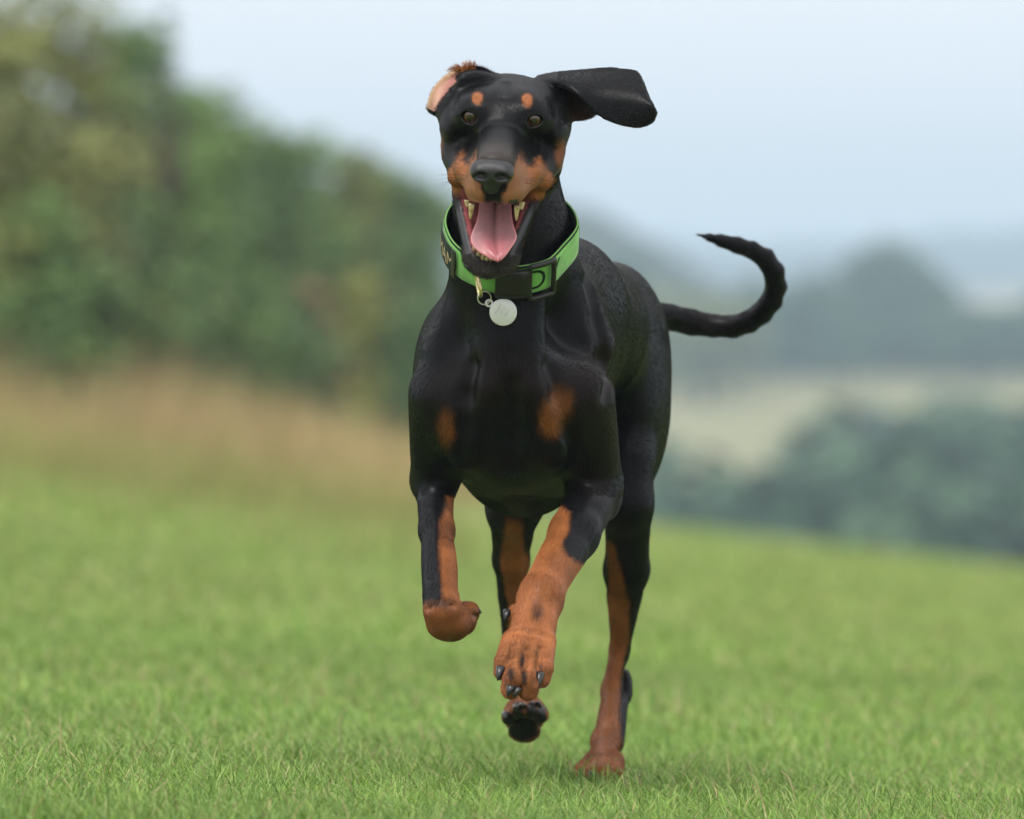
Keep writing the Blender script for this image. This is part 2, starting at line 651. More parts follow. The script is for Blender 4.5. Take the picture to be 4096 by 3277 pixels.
# ---- the hedge of shrubs that runs away on the left
HEDGE = "shrubs of the hedge on the left"
hedge = [
    # u, distance, height of the top in the view, half width, leaf colour, label
    (-150, 60, -90, 1.5, "olive", "tall olive shrub cut off by the left edge of the picture"),
    (-30, 66, -70, 1.1, "olive", "olive green bush filling the top left corner"),
    (70, 72, -60, .95, "olive", "yellowish olive shrub second from the left edge in the hedge"),
    (20, 64, 190, .9, "mid", "lower mid green bush in front of the olive shrubs at left"),
    (118, 80, 0, .75, "mid", "tall bush whose shoulder drops steeply to the sky"),
    (166, 84, -30, .16, "dark", "slim dark sprig standing above the hedge at the top"),
    (176, 86, 45, .85, "mid", "rounded green bush right of the tallest hedge part"),
    (120, 76, 210, .9, "dark", "dark low bush behind the tall dry grass"),
    (230, 92, 92, .85, "dark", "dark green bush in the middle of the hedge"),
    (288, 99, 112, .82, "dark", "dark green bush forming the second step of the hedge top"),
    (220, 86, 250, .9, "mid", "low mid green bush at the foot of the hedge"),
    (336, 106, 112, .9, "olive", "olive tinged bush left of the yellow one"),
    (354, 96, 258, .42, "yellow", "bright yellow green bush near the dog's shoulder"),
    (312, 94, 268, .45, "rust", "small tawny bush turning colour beside the yellow one"),
    (382, 114, 136, 1.0, "dark", "dark bush at the far end of the hedge behind the dog"),
    (422, 124, 160, .85, "mid", "last bush of the hedge, half hidden by the dog's neck"),
    (405, 104, 290, .8, "dark", "low dark bush at the hedge foot next to the dog's shoulder"),
    (205, 89, 62, .75, "mid", "leaning green bush filling the notch below the steep shoulder"),
    (258, 95, 98, .80, "dark", "dark bush between the two middle steps of the hedge"),
    (312, 103, 116, .80, "mid", "mid green bush rising behind the tawny one"),
    (360, 110, 134, .85, "dark", "dark bush closing the hedge behind the yellow one"),
    (402, 119, 152, .90, "dark", "dark bush in the hedge just left of the dog's cheek"),
    (60, 66, 240, .9, "dark", "dark bush low in the hedge at far left"),
    (170, 80, 240, .9, "dark", "dark low bush under the steep shoulder of the hedge"),
    (290, 92, 300, .9, "dark", "lowest dark bush at the hedge foot left of the tawny one"),
]
for k, (u, y, tv_, rx, m, lab) in enumerate(hedge):
    h = at_px(u, tv_, y)[1] - float(land((u - 512) * S * y / CAM_D, y))
    tree("hedge_shrub", u, y, h, rx, LEAF[m], 100 + k, lab, "shrub", HEDGE, int(2300 * (h * rx / 4) + 900), .075, base=.04, lumps=int(16 + 5 * h / max(rx, .4)))
# ---- woods in the valley and on the far slope
far_a = tree("broadleaf_tree", 700, 300, 11, 5.2, LEAF["wood"], 301, "hazy round tree in the valley nearest the dog's hind leg", "tree", "trees in the valley", 2600, .42, base=.12)
far_b = tree("broadleaf_tree", 760, 320, 10, 5.6, LEAF["wood"], 302, "hazy broad tree in the valley below the point of the pale field", "tree", "trees in the valley", 2600, .42, base=.12)
far_c = tree("broadleaf_tree", 720, 640, 11, 5.0, LEAF["woodlight"], 303, "light green tree of the far wood behind the tail tip", "tree", "trees of the far wood", 2400, .45, base=.12)
rt = np.random.default_rng(5)


def spot(u, y):
    return (u - 512) * S * y / CAM_D


def stand(src, u, y, topv, label, group):
    """a copy whose top reaches the given height in the view"""
    x = spot(u, y)
    _, z = at_px(u, topv, y)
    h0 = 11.0 if src is not far_b else 10.0
    sc = max(.25, (z - float(land(x, y))) / h0)
    return copy_tree(src, x, y, sc, rt.uniform(0, 6.28), label, group)


def refit(src, u, y, topv):
    x = spot(u, y)
    _, z = at_px(u, topv, y)
    h0 = 11.0 if src is not far_b else 10.0
    sc = (z - float(land(x, y))) / h0
    src.location = (x, y - CAM_D, float(land(x, y)) - .05)
    src.scale = (sc, sc, sc)


VAL = "trees in the valley"
refit(far_a, 684, 290, 452)
refit(far_b, 770, 300, 497)
for u, y, v in ((660, 300, 462), (712, 280, 478), (738, 270, 500), (806, 320, 470), (832, 340, 452), (858, 330, 443), (884, 350, 432), (910, 330, 440), (936, 345, 436), (962, 320, 446), (990, 350, 440),
                (1018, 330, 448), (1045, 340, 440), (1080, 330, 446), (780, 270, 512), (830, 265, 490), (880, 270, 488), (930, 265, 486), (985, 270, 492), (1035, 268, 488), (640, 290, 470), (610, 300, 465), (560, 300, 470)):
    stand(far_b if (u // 2) % 2 else far_a, u, y, v, "hazy blue green tree among the crowded valley trees below the pale field", VAL)
FAR = "trees of the far wood"
refit(far_c, 682, 700, 262)
for u, y, v, w in ((705, 690, 266, "inside the curl of the tail"), (728, 710, 274, "seen through the right of the tail's curl"), (660, 720, 268, "just above the root of the tail"), (640, 740, 255, "touching the dog's rump")):
    stand(far_c, u, y, v, "light green tree of the far wood " + w, FAR)
for u, y, v in ((752, 740, 283), (775, 760, 290), (800, 750, 284), (822, 760, 278), (930, 760, 282), (952, 750, 296), (975, 760, 302), (1000, 755, 300), (1024, 760, 292), (1050, 750, 288), (1085, 760, 292), (620, 760, 262), (590, 760, 262), (560, 765, 266), (1120, 765, 290)):
    stand(far_a if (u // 3) % 2 else far_b, u, y, v, "hazy tree of the dark far wood above the pale field", FAR)
for u, y, v, w in ((856, 790, 258, "left"), (884, 800, 246, "middle, highest"), (912, 795, 256, "right")):
    stand(far_b, u, y, v, w + " tree of the domed clump rising above the far wood", FAR)
for u, y, v, w in ((868, 600, 395, "first"), (918, 610, 402, "second"), (946, 600, 390, "third"), (978, 600, 388, "fourth"), (1010, 605, 398, "fifth"), (1036, 600, 400, "last")):
    stand(far_a, u, y, v, w + " from the left of the small hazy trees that break up the pale field", FAR)
for k, u in enumerate(range(650, 1130, 22)):
    stand(far_b if k % 2 else far_a, u + rt.uniform(-6, 6), 735 + rt.uniform(-10, 15), 318 + rt.uniform(-12, 14), "hazy tree along the lower front of the far wood", FAR)
# ------------------------------------------------------------------ grass
def blades(name, bands, mat, color_fn, seed, segs=3, lean=(.3, 1.1), clump=0.0):
    """bands: (y0, y1, x_lo per y, x_hi per y, number, length range, width)"""
    rng = np.random.default_rng(seed)
    VV, FF, CC = [], [], []
    off = 0
    for y0, y1, a0, a1, cnt, (l0, l1), wd in bands:
        y = np.sqrt(rng.uniform(y0 * y0, y1 * y1, cnt))
        x = rng.uniform(a0, a1, cnt) * y
        if clump:
            P = np.stack([x, y, 0 * x], 1)
            keep = vnoise(P, clump, 51) * .25 + vnoise(P, clump * 3.1, 52) * .4 + (.92 if clump > 1 else .6) > rng.random(cnt)
            x, y = x[keep], y[keep]
        m = len(x)
        z = land(x, y)
        P = np.stack([x, y, 0 * x], 1)
        patch = vnoise(P, 1.6, 53)
        if l1 > .3:
            patch = 2.6 * vnoise(P, 1.7, 55) + 1.2 * vnoise(P, 4.0, 56)
        L = rng.uniform(l0, l1, m) * np.maximum(.35, 1 + .14 * patch) * (np.interp(x / y, [-.07, -.03, 0], [1.55, 1.05, .65]) if l1 > .3 else 1.0)
        L = L * (1 + .3 * np.exp(-((x - .098) ** 2 + (y - 10.44) ** 2) / .006))      # uncropped tuft round the planted foot
        w = wd * rng.uniform(.6, 1.25, m)
        az = rng.uniform(0, 2 * math.pi, m) + .6 * vnoise(P, 3.0, 54)
        ln = rng.uniform(lean[0], lean[1], m)
        dx, dy = np.cos(az), np.sin(az)
        sx, sy = -np.sin(az + rng.uniform(-.9, .9, m)), np.cos(az + rng.uniform(-.9, .9, m))
        rows = []
        for k in range(segs + 1):
            f = k / segs
            out = L * np.sin(ln * f) * f * .9
            up = L * f * np.cos(ln * f * .95)
            c = np.stack([x + dx * out, y - CAM_D + dy * out, z + up], 1)
            ww = w * (1 - f) ** .7 if k < segs else 0 * w
            sd = np.stack([sx, sy, .15 * sx], 1) * (ww / 2)[:, None]
            if k < segs:
                rows += [c - sd, c + sd]
            else:
                rows += [c]
        V = np.stack(rows, 1)
        n = V.shape[1]
        base = off + np.arange(m)[:, None] * n
        tris = []
        for k in range(segs - 1):
            a = 2 * k
            tris += [(a, a + 1, a + 3), (a, a + 3, a + 2)]
        a = 2 * (segs - 1)
        tris += [(a, a + 1, a + 2)]
        for t in tris:
            FF.append(base + np.array(t))
        VV.append(V.reshape(-1, 3))
        col = color_fn(x, y, rng, m)
        grad = np.linspace(.85, 1.08, n)[None, :, None]  # blade colour darkens towards the root: shade near the ground painted in
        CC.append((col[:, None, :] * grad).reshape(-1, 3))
        off += m * n
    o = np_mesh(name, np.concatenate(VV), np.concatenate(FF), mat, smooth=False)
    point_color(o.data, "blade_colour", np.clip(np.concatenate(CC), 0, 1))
    return o


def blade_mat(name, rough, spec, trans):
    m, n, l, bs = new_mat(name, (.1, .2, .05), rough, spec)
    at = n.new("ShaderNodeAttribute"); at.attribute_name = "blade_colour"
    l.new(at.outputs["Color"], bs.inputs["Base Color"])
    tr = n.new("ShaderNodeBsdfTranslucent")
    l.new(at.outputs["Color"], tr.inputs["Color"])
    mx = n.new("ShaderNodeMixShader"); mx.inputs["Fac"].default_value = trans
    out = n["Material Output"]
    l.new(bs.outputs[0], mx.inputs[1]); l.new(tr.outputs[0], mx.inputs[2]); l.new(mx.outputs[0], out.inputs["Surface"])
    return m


GREENS = np.array([[.215, .315, .06], [.265, .36, .085], [.165, .275, .058], [.33, .39, .14], [.125, .215, .045]])
DRY = np.array([[.52, .42, .22], [.44, .34, .17], [.38, .30, .17]])


def turf_col(x, y, rng, m):
    c = GREENS[rng.integers(0, len(GREENS), m)]
    P = np.stack([x, y, 0 * x], 1)
    c = c * (1 + .10 * vnoise(P, 1.1, 61) + .12 * vnoise(P, 5, 62))[:, None]
    k_ = sstep(11, 24, y)[:, None]
    c = c * (np.array([.84, .96, .82]) * (1 - k_) + np.array([1.02, 1.0, 1.0]) * k_)
    dry = rng.random(m) < .055 + .05 * vnoise(P, .9, 63) + .6 * sstep(34, 68, y + 8 * vnoise(P, .35, 34)) * sstep(.6, -1.1, x + (y - 50) * .012)
    c[dry] = DRY[rng.integers(0, len(DRY), dry.sum())]
    return c * rng.uniform(.8, 1.2, m)[:, None]


turf = blades("grass", [
    (6.0, 9.0, -.16, .16, 12000, (.020, .045), .0030),
    (9.0, 10.4, -.105, .105, 84000, (.012, .036), .0019),
    (8.9, 11.0, -.105, .105, 15000, (.032, .060), .0018),
    (10.4, 12.0, -.10, .10, 76000, (.015, .044), .0023),
    (12.0, 16.0, -.095, .095, 76000, (.018, .048), .0034),
    (16.0, 25.0, -.090, .090, 110000, (.02, .055), .0055),
    (25.0, 45.0, -.085, .085, 60000, (.025, .065), .0095),
    (45.0, 100.0, -.085, .085, 36000, (.03, .075), .020)], blade_mat("grass_blade", .55, .35, .30), turf_col, 71, segs=3, lean=(.5, 1.75), clump=2.2)
tag(turf, "short green grass of the sloping meadow", "grass", kind="stuff")


def dry_col(x, y, rng, m):
    c = np.array([[.45, .32, .17], [.39, .27, .14], [.48, .36, .21], [.32, .22, .11], [.23, .23, .08]])[rng.integers(0, 5, m)]
    P = np.stack([x, y, 0 * x], 1)
    c = c * (1 + .30 * vnoise(P, 1.5, 57))[:, None]
    g_ = np.maximum(sstep(.15, .7, vnoise(P, .9, 58)) * .6, .75 * sstep(58, 40, y))[:, None]
    c = c * (1 - g_) + np.array([.20, .24, .07]) * g_
    return c * rng.uniform(.75, 1.2, m)[:, None]


tall = blades("dry_grass", [
    (26.0, 40.0, -.078, -.004, 1800, (.05, .14), .010),
    (38.0, 54.0, -.078, -.008, 4200, (.10, .34), .011),
    (54.0, 66.0, -.075, -.006, 9000, (.25, .62), .011),
    (66.0, 82.0, -.080, -.002, 17000, (.32, .80), .012)], blade_mat("dry_stalk", .8, .2, .25), dry_col, 72, segs=3, lean=(.05, .6), clump=.6)
tag(tall, "tall dry brown grass in front of the hedge", "grass", kind="stuff")


def stalk_col(x, y, rng, m):
    c = np.array([[.50, .40, .24], [.40, .30, .18], [.30, .22, .13], [.16, .26, .07]])[rng.integers(0, 4, m)]
    return c * rng.uniform(.7, 1.15, m)[:, None]


stalks = blades("grass_stalks", [
    (8.9, 10.6, -.105, .105, 520, (.03, .09), .0015),
    (10.6, 14.0, -.10, .10, 520, (.04, .09), .0020)], blade_mat("stalk", .7, .25, .15), stalk_col, 73, segs=4, lean=(.5, 1.6))
tag(stalks, "thin dry stalks scattered through the short grass", "grass", kind="stuff")
# ------------------------------------------------------------------ the dog
MM = 0.001


def frame(pitch, yaw, roll):
    """side, forward (towards the lens) and up of a head that looks at the camera"""
    p, y, r = map(math.radians, (pitch, yaw, roll))
    ex = np.array([math.cos(y), -math.sin(y), 0.0])
    ef = np.array([-math.sin(y), -math.cos(y), 0.0])
    ez = np.array([0, 0, 1.0])
    ef, ez = ef * math.cos(p) - ez * math.sin(p), ez * math.cos(p) + ef * math.sin(p)
    ex, ez = ex * math.cos(r) - ez * math.sin(r), ez * math.cos(r) + ex * math.sin(r)
    return ex, ef, ez


HEAD_O = W(502.5, 119.5, -0.03)
HX, HF, HZ = frame(18, 4.5, 3.2)
HAX = np.array([HX, HF, HZ])


def H(x, y, z):
    return HEAD_O + (x * HX + y * HF + z * HZ) * MM


JX, JF, JZ = frame(54.5, 8.5, 3.0)
JAX = np.array([JX, JF, JZ])
JAW_O = H(-3, -38, -54)


def J(x, y, z):
    return JAW_O + (x * JX + y * JF + z * JZ) * MM


def mm(*a):
    return np.array(a) * MM


dog = Solid()
# ---- torso
YAW = math.radians(9)
TAX = np.array([[math.cos(YAW), -math.sin(YAW), 0], [math.sin(YAW), math.cos(YAW), 0], [0, 0, 1]])
dog.ell(W(524, 398, .27), mm(90, 205, 131), TAX, k=.03)                       # rib cage
dog.ell(W(514, 400, .12), mm(76, 84, 98), k=.03)                              # breast
dog.ell(W(560, 300, .28), mm(54, 145, 66), TAX, k=.04)                        # withers
dog.tube(W(562, 320, .35), W(607, 336, .64), mm(70, 86), mm(62, 80), (1, 0, 0), k=.04)   # loin
dog.ell(W(608, 340, .65), mm(58, 105, 82), TAX, k=.03)                        # croup
# ---- neck
dog.cone(W(508, 160, .075), W(510, 236, .085), .053, .0600, k=.02)
dog.cone(W(510, 236, .085), W(516, 330, .19), .0600, .085, k=.025)
dog.cone(W(470, 285, .07), W(450, 352, .085), .018, .028, k=.035)             # sides of the lower neck
dog.cone(W(560, 282, .115), W(580, 345, .125), .022, .036, k=.03)
dog.cone(W(484, 280, .045), W(503, 385, .045), .016, .028, k=.03)             # straps of muscle, throat to breastbone
dog.cone(W(530, 280, .045), W(517, 385, .045), .016, .028, k=.03)
# ---- shoulders, upper arms, pectorals
dog.ell(W(577, 350, .165), mm(31, 66, 80), k=.03)
dog.ell(W(443, 382, .16), mm(31, 66, 76), k=.035)
dog.cone(W(580, 392, .08), W(595, 480, .14), .036, .0305, k=.02)
dog.cone(W(440, 396, .09), W(434, 478, .15), .034, .0255, k=.02)
dog.ell(W(552, 412, .068), mm(30, 30, 52), k=.035)
dog.ell(W(464, 418, .074), mm(27, 30, 52), k=.035)
dog.cone(W(510, 360, .005), W(509, 440, .02), .004, .005, k=.03, op='-')      # cleft of the breast
# ---- raised fore leg (dog's left)
dog.cone(W(603, 482, .15), W(603, 505, .145), .018, .017, k=.016)             # elbow
dog.cone(W(593, 497, .13), W(574, 535, .075), .027, .0265, k=.016)
dog.cone(W(574, 535, .075), W(543, 590, -.005), .0265, .0235, k=.01)
dog.ell(W(540, 600, -.012), mm(24, 24, 26), k=.012)                           # carpus
dog.tube(W(539, 604, -.015), W(531, 638, -.050), mm(23, 20), mm(25, 19), (1, 0, 0), k=.01)
toes_L = [((514, 640, -.055), (505, 661, -.088), (503, 671, -.088), 9.5),
          ((522, 644, -.066), (514, 678, -.108), (511, 689, -.104), 10.5),
          ((535, 646, -.066), (530, 680, -.108), (528, 690, -.104), 10.5),
          ((545, 642, -.055), (544, 668, -.088), (542, 679, -.088), 9.5)]
for a, b, c, r in toes_L:
    dog.cone(W(*a), W(*b), .0120, r * MM, k=.0035)
    dog.cone(W(*b), W(*c), r * MM, r * MM * .92, k=.003)
dog.ell(W(526, 668, -.06), mm(20, 16, 13), k=.008)                            # main pad
dog.ell(W(514, 614, .0), mm(8, 9, 12), k=.006)                                # dew claw bump
# ---- folded fore leg (dog's right)
dog.cone(W(434, 482, .15), W(437, 530, .10), .0215, .0185, k=.016)
dog.cone(W(437, 530, .10), W(441, 595, .015), .0175, .0185, k=.01)
dog.ell(W(443, 610, .0), mm(20.5, 22, 20), k=.01)
dog.ell(W(447, 625, .01), mm(21, 22, 16), k=.01)
dog.tube(W(453, 622, .02), W(461, 616, .10), mm(19, 18), mm(17, 15), (1, 0, 0), k=.01)
for i, (u, v) in enumerate(((446, 627), (456, 629), (465, 623), (469, 613))):
    dog.cone(W(u, v, .055), W(u + 1, v - 2, .125), .0112, .010, k=.004)
for a, b in (((452, 633, .018), (456, 640, .05)), ((463, 628, .018), (470, 632, .05)), ((466, 612, .02), (478, 616, .06))):
    dog.cone(W(*a), W(*b), .0012, .0022, k=.006, op='-')
dog.cone(W(428, 608, -.012), W(456, 604, -.016), .0008, .0008, k=.008, op='-')
# ---- hind leg on the ground (dog's left)
dog.ell(W(634, 400, .62), mm(41, 88, 112), k=.025)                            # thigh
dog.cone(W(625, 462, .55), W(626, 505, .54), .034, .027, k=.02)               # stifle
dog.cone(W(628, 505, .54), W(627, 570, .61), .0265, .0245, k=.016)
dog.cone(W(627, 570, .61), W(620, 655, .685), .0240, .0120, k=.012)
dog.cone(W(619, 650, .675), W(612, 690, .675), .0115, .0125, k=.008)
dog.ell(W(625.5, 686, .712), mm(9, 14, 21), k=.016)                           # point of the hock
dog.tube(W(612, 690, .68), W(606, 740, .61), mm(11.5, 14), mm(14, 13), (1, 0, 0), k=.01)
dog.cone(W(622, 694, .708), W(616, 745, .640), .0095, .0088, k=.009)
dog.cone(W(606, 742, .605), W(601, 762, .555), .0150, .0140, k=.016)
for i, (u0, u1, d0, d1) in enumerate(((595, 583, .565, .515), (600, 593, .555, .490), (607, 604, .555, .490), (613, 615, .565, .510))):
    dog.cone(W(u0, 761, d0), W(u1 - 2, 773, d1), .0118, .0098, k=.005)
# ---- hind leg in the air (dog's right)
dog.ell(W(566, 410, .60), mm(38, 88, 105), k=.03)
dog.cone(W(535, 475, .52), W(514, 508, .50), .034, .028, k=.02)
dog.cone(W(513, 508, .50), W(511, 560, .56), .0265, .0195, k=.016)
dog.cone(W(511, 560, .56), W(514, 640, .64), .0185, .0125, k=.012)
dog.ell(W(516, 655, .66), mm(11, 14, 18), k=.01)
dog.tube(W(516, 655, .65), W(523, 700, .53), mm(13, 13), mm(16, 14), (1, 0, 0), k=.01)
dog.ell(W(524, 716, .51), mm(24, 19, 22), k=.01)
sole = [((514, 708, .50), (509, 718, .462), 9.5), ((519, 703, .495), (518, 710, .45), 10),
        ((530, 703, .495), (531, 710, .45), 10), ((535, 708, .50), (540, 715, .462), 9.5)]
for a, b, r in sole:
    dog.cone(W(*a), W(*b), .011, r * MM, k=.005)
dog.ell(W(524, 731, .488), mm(19, 10, 13), k=.005)
dog.ell(W(524, 721, .482), mm(17, 9, 11), k=.008)
# ---- tail
tail = [(615, 304, .70, 18), (642, 311, .76, 14), (668, 317, .79, 12.6), (690, 322, .80, 12.0), (712, 326, .80, 11.4), (733, 327, .795, 11.4),
        (748, 322.5, .785, 11.2), (761, 314, .78, 11.1), (771, 302, .77, 11), (776, 288, .765, 10.8), (774.5, 273, .755, 10.4), (766, 259.5, .75, 9.5),
        (753, 250.5, .747, 8.7), (739, 245.5, .743, 8.0), (722, 241, .74, 6.6), (711, 238, .735, 4.8), (703, 235.8, .735, 2.8), (696, 233.8, .735, 1.2)]
for i in range(len(tail) - 1):
    a, b = tail[i], tail[i + 1]
    dog.cone(W(*a[:3]), W(*b[:3]), a[3] * MM * 1.05, b[3] * MM * 1.05, k=.012 if i == 0 else .0025)

# ---- furrows between the muscles, following the skin
def skin_pt(u, v, solid, d0=-.15, d1=.9):
    ds = np.linspace(d0, d1, 421)
    f = solid.field(np.array([W(u, v, q) for q in ds]))
    k = np.nonzero(f < 0)[0]
    return W(u, v, ds[k[0]]) if len(k) else None


_sk = Solid()
for path_ in ([(514, 646), (510, 658), (506, 674)], [(527, 650), (523, 668), (520, 690)], [(541, 648), (539, 664), (536, 682)]):
    q = [skin_pt(u, v, dog, -.2, .1) for u, v in path_]
    q = [p for p in q if p is not None]
    for a, b in zip(q[:-1], q[1:]):
        dog.cone(a + np.array([0, .0002, 0]), b + np.array([0, .0002, 0]), .0022, .0028, k=.006, op='-')
_sk.items = list(dog.items)
for path_, sink in (([(549, 366), (560, 395), (570, 430), (574, 462)], .0), ([(511, 385), (510, 410), (511, 435), (513, 462)], .0005),
                    ([(588, 285), (598, 320), (604, 360), (607, 395)], .0), ([(472, 366), (465, 395), (462, 430), (460, 458)], .0)):
    q = [skin_pt(u, v, _sk) for u, v in path_]
    q = [p for p in q if p is not None]
    for a, b in zip(q[:-1], q[1:]):
        off = np.array([0, -.0035 + sink, 0])
        dog.cone(a + off, b + off, .0022, .0022, k=.018, op='-')

# ---- head
N_BODY = len(dog.items)
hd = dict(axes=HAX)
dog.ell(H(0, -64, -3), mm(54, 62, 31), k=.02, **hd)                             # brain case
for s in (-1, 1):
    dog.ell(H(s * 42, -56, -4), mm(24, 48, 29), k=.015, **hd)                  # temporal muscle
    dog.ell(H(s * 55, -42, -20), mm(13, 36, 15), k=.018, **hd)                 # cheek bone
    dog.ell(H(s * 47, -46, -50), mm(17, 34, 36), k=.018, **hd)                 # masseter
    dog.ell(H(s * 27, -12, 12), mm(13, 12, 7), k=.02, **hd)                    # brow
dog.ell(H(0, -22, 4), mm(38, 34, 20), k=.02, **hd)                           # forehead
dog.cone(H(0, -40, 31), H(0, -8, 27), .0006, .001, k=.010, op='-')               # furrow of the forehead
dog.tube(H(0, -40, -6), H(0, 90, -21), mm(25, 19), mm(19, 12), HX, k=.016)      # bridge of the muzzle
dog.tube(H(0, -16, -42), H(0, 82, -41), mm(44, 30), mm(27, 22), HX, k=.012)     # upper jaw
for s in (-1, 1):
    dog.cone(H(s * 30, 26, -55), H(s * 19, 80, -57), .012, .0125, k=.010)       # flews
    dog.ell(H(s * 10, 93, -53), mm(12.5, 11, 13), k=.008, **hd)
    dog.cone(H(s * 48, -14, -50), H(s * 33, 34, -46), .013, .011, k=.016)      # cheek runs into the muzzle
    dog.ell(H(s * 32.5, -2, 2), mm(14, 12, 12), k=.02, **hd)              # eyelids
    dog.cone(H(s * 58, -24, -40), H(s * 47, 14, -64), .005, .0055, k=.012)     # fold to the corner of the mouth
    dog.cone(H(s * 47, 12, -63), H(s * 41, 2, -84), .0055, .005, k=.010)
    dog.ell(H(s * 42, 22, -24), mm(4, 12, 8), k=.018, op='-', **hd)
# ---- lower jaw
jd = dict(axes=JAX)
for s in (-1, 1):
    dog.cone(J(s * 42, 14, -2), J(s * 38, 66, 2), .010, .0062, k=.010)
    dog.cone(J(s * 38, 66, 2), J(s * 19, 136, 1), .0062, .0065, k=.007)
    dog.cone(J(s * 36, 30, -14), J(s * 17, 130, -11), .012, .010, k=.012)
dog.tube(J(0, 20, -26), J(0, 124, -16), mm(32, 12), mm(16, 9), JX, k=.012)      # floor of the mouth
dog.ell(J(-1, 139, -6), mm(17.5, 14, 11.5), k=.011, **jd)                          # chin
# ---- mouth cavity, eye openings
NCAV = len(dog.items)
dog.tube(H(0, -20, -66), H(0, 60, -96), mm(31, 14), mm(27, 16), HX, k=.006, op='-')
dog.tube(J(0, 36, 1), J(0, 130, 3), mm(32, 12), mm(13.5, 8), JX, k=.003, op='-')
NCAV2 = len(dog.items)
EYES = []
for s in (-1, 1):
    e = H(s * 33.0, -1.0, 2.4)
    look = unit(HF + HX * s * .12)
    eax = np.array([unit(np.cross(look, HZ)), look, HZ])
    tilt = math.radians(-10 * s)
    eax = np.array([eax[0] * math.cos(tilt) + eax[2] * math.sin(tilt), look, eax[2] * math.cos(tilt) - eax[0] * math.sin(tilt)])
    EYES.append((e, look, eax))
    dog.ell(e + look * .010 + HZ * .0008, mm(9.4, 8, 6.7), eax, k=.0012, op='-')


# ---- ears: thin folded sheets that grow out of the skull
def crom(pts, n):
    """n samples of a Catmull-Rom curve through the points"""
    P = np.asarray(pts, float)
    P = np.vstack([2 * P[0] - P[1], P, 2 * P[-1] - P[-2]])
    out = []
    for x in np.linspace(0, len(P) - 3 - 1e-6, n):
        i = int(x)
        t = x - i
        p0, p1, p2, p3 = P[i:i + 4]
        out.append(.5 * (2 * p1 + (p2 - p0) * t + (2 * p0 - 5 * p1 + 4 * p2 - p3) * t * t + (3 * p1 - 3 * p2 + p3 - p0) * t ** 3))
    return np.array(out)


def ear_sheet(A, B, bulge, nt, ns, wob=0.0):
    """ruled sheet between two edge curves of (u, v, depth), bowed towards the lens by bulge metres"""
    a, b = crom(A, nt), crom(B, nt)
    pts, ts = [], []
    for i in range(nt):
        for j in range(ns):
            s = j / (ns - 1)
            q = a[i] + (b[i] - a[i]) * s
            q = q.copy()
            q[2] -= bulge * math.sin(math.pi * s) + wob * math.sin(5 * s + 7 * i / nt)
            pts.append(W(*q))
            ts.append((i / (nt - 1), s))
    return np.array(pts), np.array(ts)


earR_F = [(545, 88, .03), (556, 84, .010), (566, 86, -.002), (578, 94, -.010), (590, 105.5, -.014), (603, 116, -.015), (620, 123, -.014), (638, 126, -.013), (651, 121.5, -.012), (655.5, 113, -.011)]
earR_T = [(540, 79, .04), (556, 75.5, .035), (570, 74, .03), (585, 72.5, .028), (600, 71, .024), (614, 70.5, .02), (627, 71, .016), (636, 73, .012), (641.5, 82, .006), (646, 95, .0)]
earR_L = [(556, 112, .035), (566, 119, .028), (577, 119, .022), (586, 117.5, .016), (596, 112, .010), (604, 98, .010)]
eR1, tR1 = ear_sheet(earR_F, earR_T, .010, 130, 60, .0015)
eR2, tR2 = ear_sheet(earR_T[:6], earR_L, -.014, 80, 56)
dog.sheet(eR1, np.full(len(eR1), .0022) + .0015 * (1 - tR1[:, 0]) ** 3, k=.004)
dog.sheet(eR2, np.full(len(eR2), .0022), k=.005)
earL_O = [(434, 113, .03), (429, 109.5, .032), (430.5, 101, .03), (433, 93, .028), (440, 83, .025), (450, 75, .02), (461, 69, .02), (471, 67.5, .022), (483, 69, .024), (495, 76, .03)]
earL_I = [(442, 116, .02), (443, 111, .012), (446, 104, .006), (450, 98, .003), (455, 92, .0), (460, 85, .0), (464, 79, .002), (474, 76, .008), (486, 78, .016), (496, 82, .03)]
eL, tL = ear_sheet(earL_O, earL_I, -.008, 110, 44)
dog.sheet(eL, np.full(len(eL), .0023) + .003 * sstep(.5, 1, tL[:, 1]) * sstep(.5, .7, tL[:, 0]), k=.009)

COLLAR_C = W(511, 237, .075)
COLLAR_N = unit((0.03, -0.60, 0.80))          # up the neck

def dog_surface():
    """the trunk on a coarse grid, head and neck above the collar on a fine one; they meet under the collar"""
    low = Solid()
    low.items = [it for i, it in enumerate(dog.items) if i < N_BODY]
    vb, qb = low.surface(0.0033, relax=1)
    side = (vb - COLLAR_C) @ COLLAR_N
    qb = qb[(side[qb] < 0.003).all(1) | (np.linalg.norm(vb[qb[:, 0]] - COLLAR_C, axis=1) > 0.32)]
    top = Solid()
    top.items = [it for it in dog.items if (it[1] - COLLAR_C) @ COLLAR_N > -it[2] and np.linalg.norm(it[1] - COLLAR_C) < it[2] + 0.30]
    lo, hi = HEAD_O - np.array([.13, .16, .20]), HEAD_O + np.array([.20, .20, .12])
    vh, qh = top.surface(0.0016, relax=1, clip=(lo, hi))
    side = (vh - COLLAR_C) @ COLLAR_N
    qh = qh[(side[qh] > -0.003).all(1)]
    V = np.concatenate([vb, vh])
    Q = np.concatenate([qb, qh + len(vb)])
    used = np.unique(Q)
    remap = np.full(len(V), -1, np.int64)
    remap[used] = np.arange(len(used))
    return V[used], remap[Q]


DV, DQ = dog_surface()
# ------------------------------------------------------------------ coat colours
BLACK = np.array([.0024, .0024, .0030])
TAN = np.array([.285, .103, .035])
RUST = np.array([.19, .068, .016])
MUZ = np.array([.26, .125, .065])
PINK = np.array([.36, .115, .125])
LIP = np.array([.026, .026, .030])


